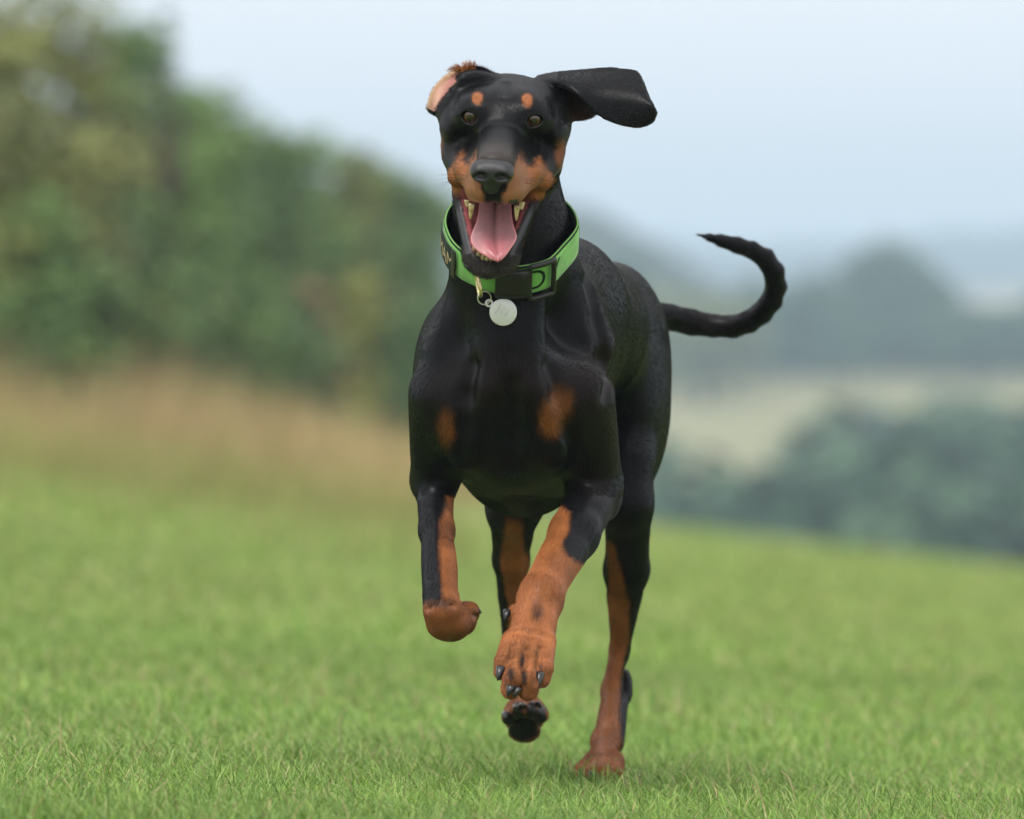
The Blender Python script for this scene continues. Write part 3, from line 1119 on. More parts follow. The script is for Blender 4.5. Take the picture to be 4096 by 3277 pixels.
def uvd(P):
    k = (CAM_D + P[:, 1]) / CAM_D * S
    return P[:, 0] / k + 512.0, 409.5 - (P[:, 2] - CAM_H) / k, P[:, 1]


def in_head(P):
    Q = (P - HEAD_O) / MM
    return Q @ HX, Q @ HF, Q @ HZ


def in_jaw(P):
    Q = (P - JAW_O) / MM
    return Q @ JX, Q @ JF, Q @ JZ


def blob(x, y, cx, cy, rx, ry, soft=.35):
    """1 inside an ellipse, soft rim"""
    r = np.sqrt(((x - cx) / rx) ** 2 + ((y - cy) / ry) ** 2)
    return 1 - sstep(1 - soft, 1 + soft, r)


def poly_mask(u, v, line, soft):
    """smooth 0..1 to the left (smaller u) of a polyline given as (u, v) with v rising"""
    L = np.array(line, float)
    e = np.interp(v, L[:, 1], L[:, 0])
    return 1 - sstep(-soft, soft, u - e)


def seg_dist(P, a, b):
    a, b = np.asarray(a), np.asarray(b)
    ab = b - a
    t = np.clip((P - a) @ ab / (ab @ ab), 0, 1)
    return np.linalg.norm(P - a - t[:, None] * ab, axis=1), t


CAV = Solid()
CAV.items = [(f, c, r, k, '+') for f, c, r, k, op in dog.items[NCAV:NCAV2]]
EYEH = Solid()
EYEH.items = [(f, c, r, k, '+') for f, c, r, k, op in dog.items[NCAV2:NCAV2 + 2]]
_ek = KDTree(len(eL))
for _i, _p in enumerate(eL):
    _ek.insert(_p, _i)
_ek.balance()
_rk = KDTree(len(eR1))
for _i, _p in enumerate(eR1):
    _rk.insert(_p, _i)
_rk.balance()


def coat(P):
    """colour, bareness (0 fur .. 1 wet skin) and hair length in metres at points of the skin"""
    P = np.asarray(P, np.float64)
    u, v, d = uvd(P)
    n1 = vnoise(P, 220, 1) * .5 + vnoise(P, 90, 2) * .5
    n2 = vnoise(P, 500, 3)
    u = u + n1 * 1.6 + n2 * .9
    v = v + vnoise(P, 160, 4) * 1.8 + vnoise(P, 480, 5) * .9
    col = np.tile(BLACK, (len(P), 1))
    # slight brown cast and pale guard hairs on the black
    col *= (1 + .35 * vnoise(P, 60, 6))[:, None]
    col += np.array([.0045, .0016, .0006]) * sstep(.0, .8, vnoise(P, 9, 7))[:, None]
    bare = np.zeros(len(P))
    length = np.full(len(P), .0065)

    def lay(rgb, m):
        nonlocal col
        m = np.clip(m, 0, 1)[:, None]
        col = col * (1 - m) + np.asarray(rgb) * m
    top = ((P - COLLAR_C) @ COLLAR_N > -.01) & (v < 300) & (d < .2)
    low = ~top
    tanvar = 1 + .22 * vnoise(P, 45, 15) + .15 * vnoise(P * np.array([1, 1, .4]), 160, 16)
    # ---- breast spots
    m = low & (d < .14)
    grain = .3 * n2 + .3 * vnoise(P * np.array([1, 1, .45]), 700, 14)
    for cu, cv_, ru, rv, f in ((561, 403, 13, 17, .55), (551, 419, 12, 18, .85), (446, 428, 9, 18, .6)):
        b_ = blob(u, v, cu, cv_, ru, rv, .75)
        lay(RUST * f, m * sstep(.12, .95, b_ + .45 * grain * (b_ > .04)) * .85)
    # ---- raised fore leg
    dist, t = seg_dist(P, W(598, 500, .13), W(541, 600, -.012))
    arm = (dist < .045) & (v > 495)
    dist2, t2 = seg_dist(P, W(541, 600, -.012), W(522, 690, -.10))
    paw = dist2 < .05
    e = poly_mask(u, v, [(556, 500), (570, 512), (568, 530), (562, 545), (566, 553), (580, 562), (600, 568), (640, 575)], 2.6)
    lay(TAN, arm * e)
    lay(RUST, arm * e * blob(u, v, 560, 535, 22, 22, .8) * .55)
    lay(TAN, paw * sstep(588, 592, v))
    lay(TAN * .55, paw * blob(u, v, 537, 610, 7, 12, .8) * .9)
    lay(BLACK * 2, paw * blob(u, v, 537, 612, 5, 8, .7) * (.55 + .4 * n2))
    lay(RUST * .7, paw * blob(u, v, 527, 652, 17, 9, .8) * .55)
    for cu, cv, ru, rv in ((511, 674, 3.2, 7), (524, 677, 3.4, 8), (523, 661, 2.4, 6), (541, 668, 2.2, 5)):
        lay(BLACK * 2, paw * blob(u, v, cu, cv, ru, rv, .5) * .9)
    for cu in (519.5, 535, 508):
        lay(RUST * .5, paw * blob(u, v, cu - (v - 660) * .15, 664, 1.6, 20, .5) * .6)
    lay(BLACK * 1.6, paw * sstep(-.085, -.07, d) * sstep(655, 665, v) * .9)
    # ---- folded fore leg
    dist, t = seg_dist(P, W(434, 485, .15), W(443, 610, .0))
    arm = (dist < .036) & (v > 495)
    e = 1 - poly_mask(u, v, [(446, 505), (440, 520), (439, 545), (441, 575), (443, 598), (424, 601), (400, 604)], 2.4)
    lay(TAN * .8, arm * e * (1 - .35 * blob(u, v, 447, 532, 12, 14)))
    dist, t = seg_dist(P, W(445, 618, .0), W(468, 617, .13))
    lay(TAN * .72, (dist < .034) & (v > 600))
    lay(BLACK * 3, (dist < .034) * blob(u, v, 440, 602, 12, 5, .8) * .7)  # dark fur on top of the carpus, its crease also darkened by colour
    # ---- hind legs
    far = (d > .40)
    e = poly_mask(u, v, [(600, 535), (614, 545), (623, 580), (629, 605), (629, 640), (622, 668), (620, 690), (619, 720), (622, 750), (632, 760), (640, 790)], 2.6)
    e2 = 1 - poly_mask(u, v, [(606, 545), (609, 580), (607, 600), (598, 618), (590, 640)], 3)
    m = far & (u > 560) & (v > 530)
    lay(TAN * .85, m * e * np.where(v < 640, e2, 1) * (.25 + .75 * sstep(560, 610, v)))
    lay(RUST, m * e * np.where(v < 620, e2, 1) * (1 - sstep(580, 620, v)) * .8)
    lay(RUST, m * e * blob(u, v, 610, 700, 5, 25, .8) * .4)
    m = far & (u <= 560) & (v > 515)
    e = (1 - poly_mask(u, v, [(505, 515), (500, 560), (505, 590), (509, 610), (506, 640), (490, 680)], 1.8)) * poly_mask(u, v, [(522, 515), (524, 545), (534, 570), (560, 600), (570, 700)], 1.8)
    lay(TAN * .85, m * e * sstep(512, 530, v))
    dist, t = seg_dist(P, W(523, 696, .53), W(524, 728, .48))
    pad = np.zeros(len(P))
    for cu, cv, ru, rv in ((508, 722, 6.5, 11), (517.5, 712, 6, 11), (532, 713, 6, 12), (541.5, 717, 5.5, 13), (524, 731, 16, 11), (525, 722, 14, 9)):
        pad = np.maximum(pad, blob(u, v, cu, cv, ru, rv, .25))
    pad *= m & (d < .505) & (v > 690)
    lay(BLACK * 1.4, pad)
    bare = np.maximum(bare, pad * .7)
    # ---- head
    x, y, z = in_head(P)
    x = x + n1 * 1.8 + n2 * .8
    z = z + vnoise(P, 170, 9) * 1.8
    ax = np.abs(x)
    ti = np.nonzero(top)[0]
    tm = top.astype(float)
    # side of the muzzle and cheek
    edge = np.interp(ax, [0, 12, 18, 22, 26, 33, 42, 50, 58, 70], [-60, -54, -30, -22, -30, -38, -36, -46, -60, -68])
    edge = edge + np.interp(y, [-40, -10, 20, 60, 110], [-14, -4, 0, 2, 4])
    side = sstep(-4.5, 4.5, edge - z + 3 * n2) * sstep(-42, -26, y) * sstep(-86, -78, z)
    lay(TAN, tm * side)
    front = sstep(48, 80, y) * sstep(0, 10, edge - z + 4)
    lay(MUZ, tm * side * front * .75)
    lay(TAN * .62, tm * np.maximum(blob(u, v, 439, 147, 4.6, 13, .4), blob(u, v, 560, 155, 5.5, 15, .4)) * (d < .06))
    # brows
    for sx in (-25.5, 25.0):
        lay(TAN * 1.08, tm * blob(u, v, 502.5 + sx * .975, 99 + (1.6 if sx > 0 else 0), 5.2, 6, .3) * (d < .05))
    # greyish bridge above the nose
    lay(np.array([.060, .050, .045]), tm * sstep(50, 92, y) * (z > -26) * (1 - side) * sstep(24, 14, ax) * (.75 + .25 * n1))
    # chin side, throat
    jx, jy, jz = in_jaw(P)
    jaw = top & (jy > 8) & (jy < 160) & (z < -60)
    lay(RUST * 1.1, jaw * blob(jy, jz, 95, -20, 55, 9, .5) * (jx > 8) * .9)
    lay(np.array([.045, .040, .037]) * (1 + .5 * n2)[:, None], jaw * sstep(120, 132, jy))
    lay(RUST * .8, jaw * sstep(128, 136, jy) * sstep(-8, -15, jz) * .5)
    # lips: dark rim
    rim = np.interp(jy, [20, 66, 136], [41, 38, 19])
    onrim = jaw * (jz > -5) * (jy < 134)
    lipm = onrim * sstep(-6, -3, jz) * sstep(58, 84, jy) * sstep(6.5, 4.5, np.abs(jx) - rim)
    lay(LIP, lipm)
    gum = onrim * sstep(1.5, -1.5, np.abs(jx) - rim + 2.0 + 1.6 * vnoise(P, 330, 12)) * sstep(134, 128, jy)
    lay(PINK * np.array([1, .85, .85]), gum)
    lay(PINK * .55, gum * sstep(.25, .6, vnoise(P, 330, 13)) * sstep(-5, -1, np.abs(jx) - rim))
    bare = np.maximum(bare, np.maximum(gum, lipm) * .9)
    lay(BLACK * 2, tm * blob(ax, z, 0, -56, 10.5, 19, .3) * (y > 88))
    length[top] = .0042
    length[top & (y > 40)] = .0024
    length[jaw & (jy > 118)] = .0042
    if len(ti):
        Q = P[ti]
        cv = CAV.field(Q.astype(np.float32))
        w = 1 - sstep(.0012, .0032, cv)
        jin = sstep(.8, .2, np.abs(jx[ti]) / 60)
        pk = np.zeros(len(P))
        pk[ti] = w
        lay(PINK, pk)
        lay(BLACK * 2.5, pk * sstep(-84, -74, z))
        bare = np.maximum(bare, pk)
        ev = EYEH.field(Q.astype(np.float32))
        w2 = np.zeros(len(P))
        w2[ti] = 1 - sstep(.0010, .0024, ev)
        lay(BLACK * .7, w2)
        bare = np.maximum(bare, w2 * .7)
        # turned-back ear: bare pink lining, tawny and black fringes
        for i in ti[(v[ti] < 131) & (d[ti] > -.03) & ((u[ti] < 500) | (u[ti] > 545))]:
            if u[i] < 500 and v[i] < 122 and d[i] > -.02:
                _, k, dist = _ek.find(P[i])
                if dist < .0045:
                    t, s = tL[k]
                    f = float(n1[i]) * .05 + float(n2[i]) * .04
                    if .13 + f < t < .60 + f * .6 and s < .86 - .45 * max(0, .42 - t) + f * 1.5 and d[i] < eL[k][1] + .001:
                        fold_shade = min(1, max(0, .45 + .4 * math.sin(11 * t + 4 * s) + .5 * (s - .4) + .25 * float(n1[i])))  # fold shading painted into the lining colour in waves
                        col[i] = np.array([.56, .33, .26]) * (1 - fold_shade) + np.array([.33, .13, .115]) * fold_shade if s > .08 else np.array([.48, .31, .20])
                        bare[i] = .35
                        length[i] = .002
                    elif .55 + f < t < .80 + f and s < .45:
                        col[i] = TAN * .8
                        length[i] = .0065
                    elif s > .55:
                        length[i] = .007
            elif u[i] > 545 and v[i] < 130:
                _, k, dist = _rk.find(P[i])
                if dist < .004:
                    length[i] = .0032
                elif d[i] > -.005 and u[i] < 600 and u[i] > 568:
                    col[i] = np.array([.03, .016, .012])
    tanny = sstep(.05, .12, col[:, 0]) * low
    col = col * (1 + (tanvar - 1) * tanny)[:, None]
    tl = (u > 655) & (d > .7)
    length[tl] = .0075
    legs = (v > 505) & low
    length[legs] = .0055
    length[(v > 600) & low] = .0038
    return np.clip(col, .0015, 1), bare, length


# ------------------------------------------------------------------ coat material
coat_mat, n, l, bs = new_mat("dog_coat", (.01, .01, .01), .36, .17)
at = n.new("ShaderNodeAttribute"); at.attribute_name = "coat_colour"
ab = n.new("ShaderNodeAttribute"); ab.attribute_name = "bare"
l.new(at.outputs["Color"], bs.inputs["Base Color"])
bs.inputs["Sheen Weight"].default_value = .0
bs.inputs["Sheen Roughness"].default_value = .35
bs.inputs["Sheen Tint"].default_value = (.80, .90, 1.0, 1)
rr = n.new("ShaderNodeMapRange")
rr.inputs["To Min"].default_value = .36
rr.inputs["To Max"].default_value = .30
l.new(ab.outputs["Fac"], rr.inputs["Value"])
l.new(rr.outputs["Result"], bs.inputs["Roughness"])
tc = n.new("ShaderNodeTexCoord")
mp = n.new("ShaderNodeMapping"); mp.inputs["Scale"].default_value = (1, .35, .22)
l.new(tc.outputs["Object"], mp.inputs["Vector"])
nz = n.new("ShaderNodeTexNoise"); nz.inputs["Scale"].default_value = 1500; nz.inputs["Detail"].default_value = 3
l.new(mp.outputs["Vector"], nz.inputs["Vector"])
bp = n.new("ShaderNodeBump"); bp.inputs["Strength"].default_value = .16; bp.inputs["Distance"].default_value = .0006
l.new(nz.outputs["Fac"], bp.inputs["Height"])
l.new(bp.outputs["Normal"], bs.inputs["Normal"])
# sleek short hair: dull straight on, a soft sheen at glancing angles
df = n.new("ShaderNodeBsdfDiffuse")
gl = n.new("ShaderNodeBsdfGlossy"); gl.inputs["Roughness"].default_value = .30; gl.inputs["Color"].default_value = (.94, .97, 1, 1)
lw = n.new("ShaderNodeLayerWeight"); lw.inputs["Blend"].default_value = .5
pw = n.new("ShaderNodeMath"); pw.operation = 'POWER'; pw.inputs[1].default_value = 1.6
ml = n.new("ShaderNodeMath"); ml.operation = 'MULTIPLY_ADD'; ml.inputs[1].default_value = .12; ml.inputs[2].default_value = .0055
fm = n.new("ShaderNodeMixShader"); am = n.new("ShaderNodeMixShader")
l.new(at.outputs["Color"], df.inputs["Color"])
l.new(bp.outputs["Normal"], df.inputs["Normal"]); l.new(bp.outputs["Normal"], gl.inputs["Normal"])
l.new(lw.outputs["Facing"], pw.inputs[0]); l.new(pw.outputs[0], ml.inputs[0]); l.new(ml.outputs[0], fm.inputs["Fac"])
l.new(df.outputs[0], fm.inputs[1]); l.new(gl.outputs[0], fm.inputs[2])
l.new(ab.outputs["Fac"], am.inputs["Fac"]); l.new(fm.outputs[0], am.inputs[1]); l.new(bs.outputs[0], am.inputs[2])
l.new(am.outputs[0], n["Material Output"].inputs["Surface"])
bs.inputs["Specular IOR Level"].default_value = .4

# slack skin and muscle: shallow unevenness of the trunk and limbs
_nr = np.zeros((len(DV), 3))
_fn = np.cross(DV[DQ[:, 2]] - DV[DQ[:, 0]], DV[DQ[:, 3]] - DV[DQ[:, 1]])
for _k in range(4):
    np.add.at(_nr, DQ[:, _k], _fn)
_nr /= (np.linalg.norm(_nr, axis=1) + 1e-12)[:, None]
_w = sstep(-.02, -.06, (DV - COLLAR_C) @ COLLAR_N)
_amp = .0024 * vnoise(DV * np.array([1, 1, .6]), 15, 81) + .0007 * vnoise(DV * np.array([1.2, 1, .5]), 36, 82)
DV = DV + _nr * (_amp * _w)[:, None]

dog_root = np_mesh("dog", DV, DQ, coat_mat)
tag(dog_root, "black and tan dog running towards the viewer with its mouth open and one ear flying", "dog")
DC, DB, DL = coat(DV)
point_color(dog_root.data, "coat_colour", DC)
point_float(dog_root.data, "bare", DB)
# ------------------------------------------------------------------ nose, eyes, tongue, teeth, claws
nose = Solid()
NO = H(-2.5, 0, -6) - H(0, 0, 0)
nose.ell(NO + H(0, 101, -18), mm(20.5, 13, 9.5), HAX, k=.008)
for s in (-1, 1):
    nose.ell(NO + H(s * 14, 102, -23), mm(9, 12.5, 10), HAX, k=.007)
nose.tube(NO + H(0, 104, -26), NO + H(0, 102, -40), mm(15, 10), mm(9, 7), HX, k=.006)
for s in (-1, 1):
    nose.ell(NO + H(s * 11, 117, -25.0), mm(7.2, 10, 5.2), HAX, k=.003, op='-')
    nose.cone(NO + H(s * 12, 115, -26), NO + H(s * 23, 107, -28.5), .0034, .0018, k=.002, op='-')
nose.cone(NO + H(0, 117, -29), NO + H(0, 110, -52), .0007, .0007, k=.002, op='-')
nv, nq = nose.surface(.0009, relax=2)
nose_mat, n, l, bs = new_mat("nose_leather", (.012, .012, .015), .38, .5)
tc = n.new("ShaderNodeTexCoord")
vo = n.new("ShaderNodeTexVoronoi"); vo.inputs["Scale"].default_value = 900
l.new(tc.outputs["Object"], vo.inputs["Vector"])
bp = n.new("ShaderNodeBump"); bp.inputs["Strength"].default_value = .55; bp.inputs["Distance"].default_value = .0005; bp.invert = True
l.new(vo.outputs["Distance"], bp.inputs["Height"])
l.new(bp.outputs["Normal"], bs.inputs["Normal"])
np_mesh("nose", nv, nq, nose_mat, dog_root)["label"] = "black leathery nose with wide nostrils"

eye_mat, n, l, bs = new_mat("eye", (.02, .01, .005), .08, .2)
at = n.new("ShaderNodeAttribute"); at.attribute_name = "iris"
l.new(at.outputs["Color"], bs.inputs["Base Color"])
bs.inputs["Coat Weight"].default_value = .8
bs.inputs["Coat Roughness"].default_value = .02
bs.inputs["Coat IOR"].default_value = 1.62
for e, look, eax in EYES:
    nu, nw = 56, 48
    vs, cs = [], []
    R = .0131
    for j in range(nw + 1):
        th = math.pi * j / nw
        for i in range(nu):
            ph = 2 * math.pi * i / nu
            dirv = look * math.cos(th) + (eax[0] * math.cos(ph) + eax[2] * math.sin(ph)) * math.sin(th)
            vs.append(e - look * .0025 + dirv * R)
            a = th * R * 1000
            if a < 3.6:
                c = (.002, .002, .003)
            elif a < 7.0:
                q = .75 + .25 * math.sin(ph * 23) + .2 * math.sin(ph * 9)
                c = (.062 * q, .021 * q, .005 * q)
            else:
                c = (.008, .006, .006)
            cs.append(c)
    fs = [(j * nu + i, j * nu + (i + 1) % nu, (j + 1) * nu + (i + 1) % nu, (j + 1) * nu + i) for j in range(nw) for i in range(nu)]
    eo = np_mesh("eye", np.array(vs), np.array(fs), eye_mat, dog_root)
    eo["label"] = "brown eye with a bright catchlight"
    point_color(eo.data, "iris", np.array(cs))

# ---- tongue: a long tapered slab with a groove, hanging over the lower teeth
tongue_mat, n, l, bs = new_mat("tongue", (.55, .20, .22), .27, .5)
bs.inputs["Subsurface Weight"].default_value = .25
bs.inputs["Subsurface Radius"].default_value = (.004, .0015, .001)
at = n.new("ShaderNodeAttribute"); at.attribute_name = "flesh"
l.new(at.outputs["Color"], bs.inputs["Base Color"])
tc = n.new("ShaderNodeTexCoord")
nz = n.new("ShaderNodeTexNoise"); nz.inputs["Scale"].default_value = 1400; nz.inputs["Detail"].default_value = 2
l.new(tc.outputs["Object"], nz.inputs["Vector"])
bp = n.new("ShaderNodeBump"); bp.inputs["Strength"].default_value = .35; bp.inputs["Distance"].default_value = .0004
l.new(nz.outputs["Fac"], bp.inputs["Height"])
l.new(bp.outputs["Normal"], bs.inputs["Normal"])
path = crom([(495.5, 186, .012, 17, 7), (495.5, 200, -.008, 18, 7), (495.2, 212, -.024, 18.5, 6.5), (494.6, 224, -.040, 20.5, 6), (494.0, 234, -.053, 24.5, 5.2), (494.0, 241, -.062, 25.6, 4.8),
             (495.2, 248, -.070, 21.5, 4.4), (497.0, 255, -.077, 13.5, 3.8), (497.8, 259.5, -.080, 7, 3), (498, 261.8, -.081, 2, 1.6)], 60)
tv, tf, tcx = [], [], []
K = 40
cen = np.array([W(*q[:3]) for q in path])
for i, q in enumerate(path):
    tang = unit(cen[min(i + 1, len(cen) - 1)] - cen[max(i - 1, 0)])
    sd = unit(JX - tang * (JX @ tang))
    up = unit(np.cross(sd, tang))
    if up @ JZ < 0:
        up = -up
    w, th = q[3] * MM * .96, q[4] * MM
    along = i / (len(path) - 1)
    for k in range(K):
        a = 2 * math.pi * k / K
        sx = math.copysign(abs(math.cos(a)) ** .8, math.cos(a))
        h = math.sin(a) * th
        groove = 0.0
        if math.sin(a) > 0:
            groove = -.0042 * math.exp(-((sx - .04) / .09) ** 2) * (1 - sstep(.62, .86, along)) + .0016 * math.sin(math.pi * min(1, abs(sx) / .8)) ** 2
        curl = .0022 * sx * sx
        tv.append(cen[i] + sd * (sx * w) + up * (h + groove + curl))
        f = float(sstep(.40, .72, along - .12 * abs(sx)))
        c = np.array([.30, .15, .165]) * (1 - f) + np.array([.40, .135, .15]) * f
        c = c * (1 - .22 * math.exp(-((sx - .04) / .07) ** 2)) if math.sin(a) > 0 else c  # shade of the groove painted into the flesh colour
        c = c * (1 + .10 * float(vnoise(np.array([cen[i] + sd * (sx * w)]), 350, 41)[0]) + .06 * float(vnoise(np.array([cen[i] + sd * (sx * w)]), 900, 42)[0]))
        if abs(sx) > .93:
            c = np.array([.47, .18, .19])
        tcx.append(c)
for i in range(len(path) - 1):
    for k in range(K):
        tf.append((i * K + k, i * K + (k + 1) % K, (i + 1) * K + (k + 1) % K, (i + 1) * K + k))
tf.append(tuple(range(K))); tf.append(tuple(range((len(path) - 1) * K, len(path) * K))[::-1])
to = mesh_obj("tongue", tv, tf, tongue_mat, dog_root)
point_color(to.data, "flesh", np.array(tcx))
to["label"] = "long pink tongue lolling over the lower teeth"

# ---- teeth and claws: curved tapered horns
def horn(name, base, tip, r0, mat, bend=(0, 0, 0), flat=1.0, parent=None, seg=8, ring=10, power=.55):
    base, tip, bend = np.asarray(base), np.asarray(tip), np.asarray(bend)
    ax = unit(tip - base)
    s = unit(np.cross(ax, (0.2, .1, 1)))
    t = np.cross(ax, s)
    vs, fs = [], []
    for i in range(seg + 1):
        f = i / seg
        c = base + (tip - base) * f + bend * math.sin(math.pi * f)
        r = r0 * max(.04, (1 - f) ** power)
        for k in range(ring):
            a = 2 * math.pi * k / ring
            vs.append(c + s * (math.cos(a) * r) + t * (math.sin(a) * r * flat))
    for i in range(seg):
        for k in range(ring):
            fs.append((i * ring + k, i * ring + (k + 1) % ring, (i + 1) * ring + (k + 1) % ring, (i + 1) * ring + k))
    fs.append(tuple(range(ring))[::-1]); fs.append(tuple(range(seg * ring, seg * ring + ring)))
    return mesh_obj(name, vs, fs, mat, parent or dog_root)


tooth_mat, n, l, bs = new_mat("tooth_enamel", (.62, .50, .30), .25, .5)
tc = n.new("ShaderNodeTexCoord")
nz = n.new("ShaderNodeTexNoise"); nz.inputs["Scale"].default_value = 160
cr = n.new("ShaderNodeValToRGB")
cr.color_ramp.elements[0].position = .38; cr.color_ramp.elements[0].color = (.34, .24, .10, 1)
cr.color_ramp.elements[1].position = .62; cr.color_ramp.elements[1].color = (.58, .50, .32, 1)
l.new(tc.outputs["Object"], nz.inputs["Vector"]); l.new(nz.outputs["Fac"], cr.inputs["Fac"]); l.new(cr.outputs["Color"], bs.inputs["Base Color"])
# upper canines and the teeth behind them
horn("tooth", W(471.6, 204, -.072), W(470.2, 220, -.064), .0034, tooth_mat, flat=.9, power=.45)
horn("tooth", W(517, 206, -.070), W(516.3, 221, -.062), .0033, tooth_mat, flat=.9, power=.45)
horn("tooth", W(467.0, 200, -.045), W(467.2, 207.5, -.043), .0030, tooth_mat, power=.4)
horn("tooth", W(521.8, 202, -.045), W(521.4, 210, -.043), .0036, tooth_mat, power=.4)
# lower front teeth, left-hand lower canine
for jx, jy, h, r0 in ((-16.5, 127, 13, .0038), (-12, 135, 11, .0033), (-7, 139, 10, .0030), (-2.5, 140, 8, .0028), (2, 140, 7, .0028), (7, 138, 6, .0028), (14, 127, 9, .0040)):
    horn("tooth", J(jx, jy, 3), J(jx * .92, jy + 1, 3 + h), r0, tooth_mat, power=.4)

claw_mat, _, _, _ = new_mat("claw_horn", (.016, .016, .018), .28, .5)
for (bu, bv, bd), (tu, tv_, td) in (((501, 667, -.098), (497.5, 681, -.106)), ((511, 686, -.116), (507.5, 697, -.120)), ((518.5, 688, -.116), (513.5, 698.5, -.120)),
                                   ((540.5, 673, -.104), (538, 688.5, -.112)), ((508, 611, -.002), (504.5, 621, -.010)),
                                   ((476, 611, .055), (481, 613.5, .068)),
                                   ((506, 714, .452), (505, 718, .440)), ((517, 708, .440), (517, 707, .425)), ((522.5, 706, .440), (523, 705, .425)), ((538, 706, .452), (537.5, 702, .438)),
                                   ((582.5, 772, .507), (580.5, 777, .495)), ((592.5, 773, .482), (591.5, 778, .470))):
    horn("claw", W(bu, bv, bd), W(tu, tv_, td), .0052, claw_mat, bend=(0, -.002, .001), flat=.75)
# ------------------------------------------------------------------ short coat: real hairs lying along the body
def fur(count, seed=3):
    rng = np.random.default_rng(seed)
    V, Q = DV.astype(np.float64), DQ
    a, b, c, e = (V[Q[:, i]] for i in range(4))
    nrm = np.cross(c - a, e - b)
    area = np.linalg.norm(nrm, axis=1) * .5
    nrm /= (np.linalg.norm(nrm, axis=1) + 1e-12)[:, None]
    vn = np.zeros_like(V)
    for i in range(4):
        np.add.at(vn, Q[:, i], nrm)
    vn /= (np.linalg.norm(vn, axis=1) + 1e-12)[:, None]
    mid = (a + b + c + e) / 4
    u, v, d = uvd(mid)
    face = -nrm[:, 1]                                  # more hairs on what the lens can reach
    wgt = area * np.where(face > -.35, 1.0, .25) * (1 - np.clip(DB[Q].mean(1) * 1.6, 0, 1))
    near = (d < .2) & (v < 300)
    wgt *= 1 + 1.4 * sstep(330, 270, v) * (d < .2)
    wgt *= np.where((v > 500) & (d < .2), 1.8, 1.0)
    dark = DC[Q].mean(1).max(1) < .02
    head_ = ((mid - COLLAR_C) @ COLLAR_N > -.012) & (v < 300) & (d < .2)
    edge_ = np.abs(nrm[:, 1]) < .28
    wgt *= np.where(dark & ~head_, .55, 1.0)
    face_ = np.linalg.norm(mid - H(0, -10, -20), axis=1) < .115
    wgt *= np.where(dark & head_, np.where(face_, .40, .45), 1.0)
    wgt *= np.where(near & (u > 560) & (v < 130), .7, 1.0)
    f = rng.choice(len(Q), count, p=wgt / wgt.sum())
    s, t = rng.random((2, count))
    root = (a[f] * ((1 - s) * (1 - t))[:, None] + b[f] * (s * (1 - t))[:, None] + c[f] * (s * t)[:, None] + e[f] * ((1 - s) * t)[:, None])
    N = vn[Q[f, 0]] * ((1 - s) * (1 - t))[:, None] + vn[Q[f, 1]] * (s * (1 - t))[:, None] + vn[Q[f, 2]] * (s * t)[:, None] + vn[Q[f, 3]] * ((1 - s) * t)[:, None]
    N /= (np.linalg.norm(N, axis=1) + 1e-12)[:, None]
    # vertex normals blended in, so that hairs on neighbouring faces agree
    u, v, d = uvd(root)
    wq = np.stack([(1 - s) * (1 - t), s * (1 - t), s * t, (1 - s) * t], 1)
    col = np.einsum('ik,ikc->ic', wq, DC[Q[f]])
    length = np.einsum('ik,ik->i', wq, DL[Q[f]])
    # lie of the coat
    flow = np.tile(np.array([.12, .80, -.60]), (count, 1))
    x, y, z = in_head(root)
    top = ((root - COLLAR_C) @ COLLAR_N > -.005) & (v < 300) & (d < .2)
    fh = root - H(0, 118, -10)
    fh /= np.linalg.norm(fh, axis=1)[:, None]
    fh = fh + np.array([0, .5, .0])
    flow[top] = fh[top]
    m = top & (z < -62)
    flow[m] = np.array([0, .7, -.7])
    for sgn, cond in ((1, top & (u > 556) & (v < 130)), (-1, top & (u < 462) & (v < 112))):
        flow[cond] = np.array([sgn * 1.0, .1, -.12 if sgn > 0 else .5])
    legs = (v > 495) & ~top
    flow[legs] = np.array([0, 0, -1.0])
    arm = legs & (d < .17) & (u > 485)
    flow[arm] = unit(W(541, 600, -.012) - W(598, 500, .13))
    paw = arm & (v > 600)
    flow[paw] = unit(W(522, 690, -.10) - W(541, 600, -.012))
    tp = np.array([W(*q[:3]) for q in tail])
    tl = (u > 656) & (d > .68) & (v < 345)
    if tl.any():
        k = np.argmin(np.linalg.norm(root[tl][:, None, :] - tp[None], axis=2), axis=1)
        k = np.clip(k, 0, len(tp) - 2)
        flow[tl] = (tp[k + 1] - tp[k]) / np.linalg.norm(tp[k + 1] - tp[k], axis=1)[:, None]
    flow = flow + .07 * rng.normal(size=flow.shape)
    for i, sd in enumerate((21, 22, 23)):
        flow[:, i] += .07 * vnoise(root, 12, sd)
    T = flow - N * np.einsum('ij,ij->i', flow, N)[:, None]
    T /= (np.linalg.norm(T, axis=1) + 1e-9)[:, None]
    L = length * rng.uniform(.65, 1.15, count)
    lift = rng.uniform(.02, .09, count)
    rim_ = np.abs(N[:, 1]) < .25
    lift[rim_ & (top | (v > 590))] += .08
    trunk_ = ~top & (v < 590)
    lift[trunk_] = rng.uniform(.012, .05, trunk_.sum())
    fringe = (u < 486) & (v < 78) & top & (col[:, 0] > .1)
    lift[fringe] = rng.uniform(.45, .9, fringe.sum())
    _, jy, _ = in_jaw(root)
    chin = top & (z < -80) & (jy > 118)
    lift[chin] = rng.uniform(.3, .9, chin.sum())
    p0 = root - N * .0003
    p1 = root + T * (L * .5)[:, None] + N * (L * lift * .75)[:, None]
    p2 = root + T * L[:, None] + N * (L * lift * .9)[:, None]
    pts = np.stack([p0, p1, p2], 1).reshape(-1, 3).astype(np.float32)
    cv = bpy.data.hair_curves.new("fur")
    # ---- whiskers on cheeks and chin, pale drooled hairs on the chin
    extra, ecol = [], []
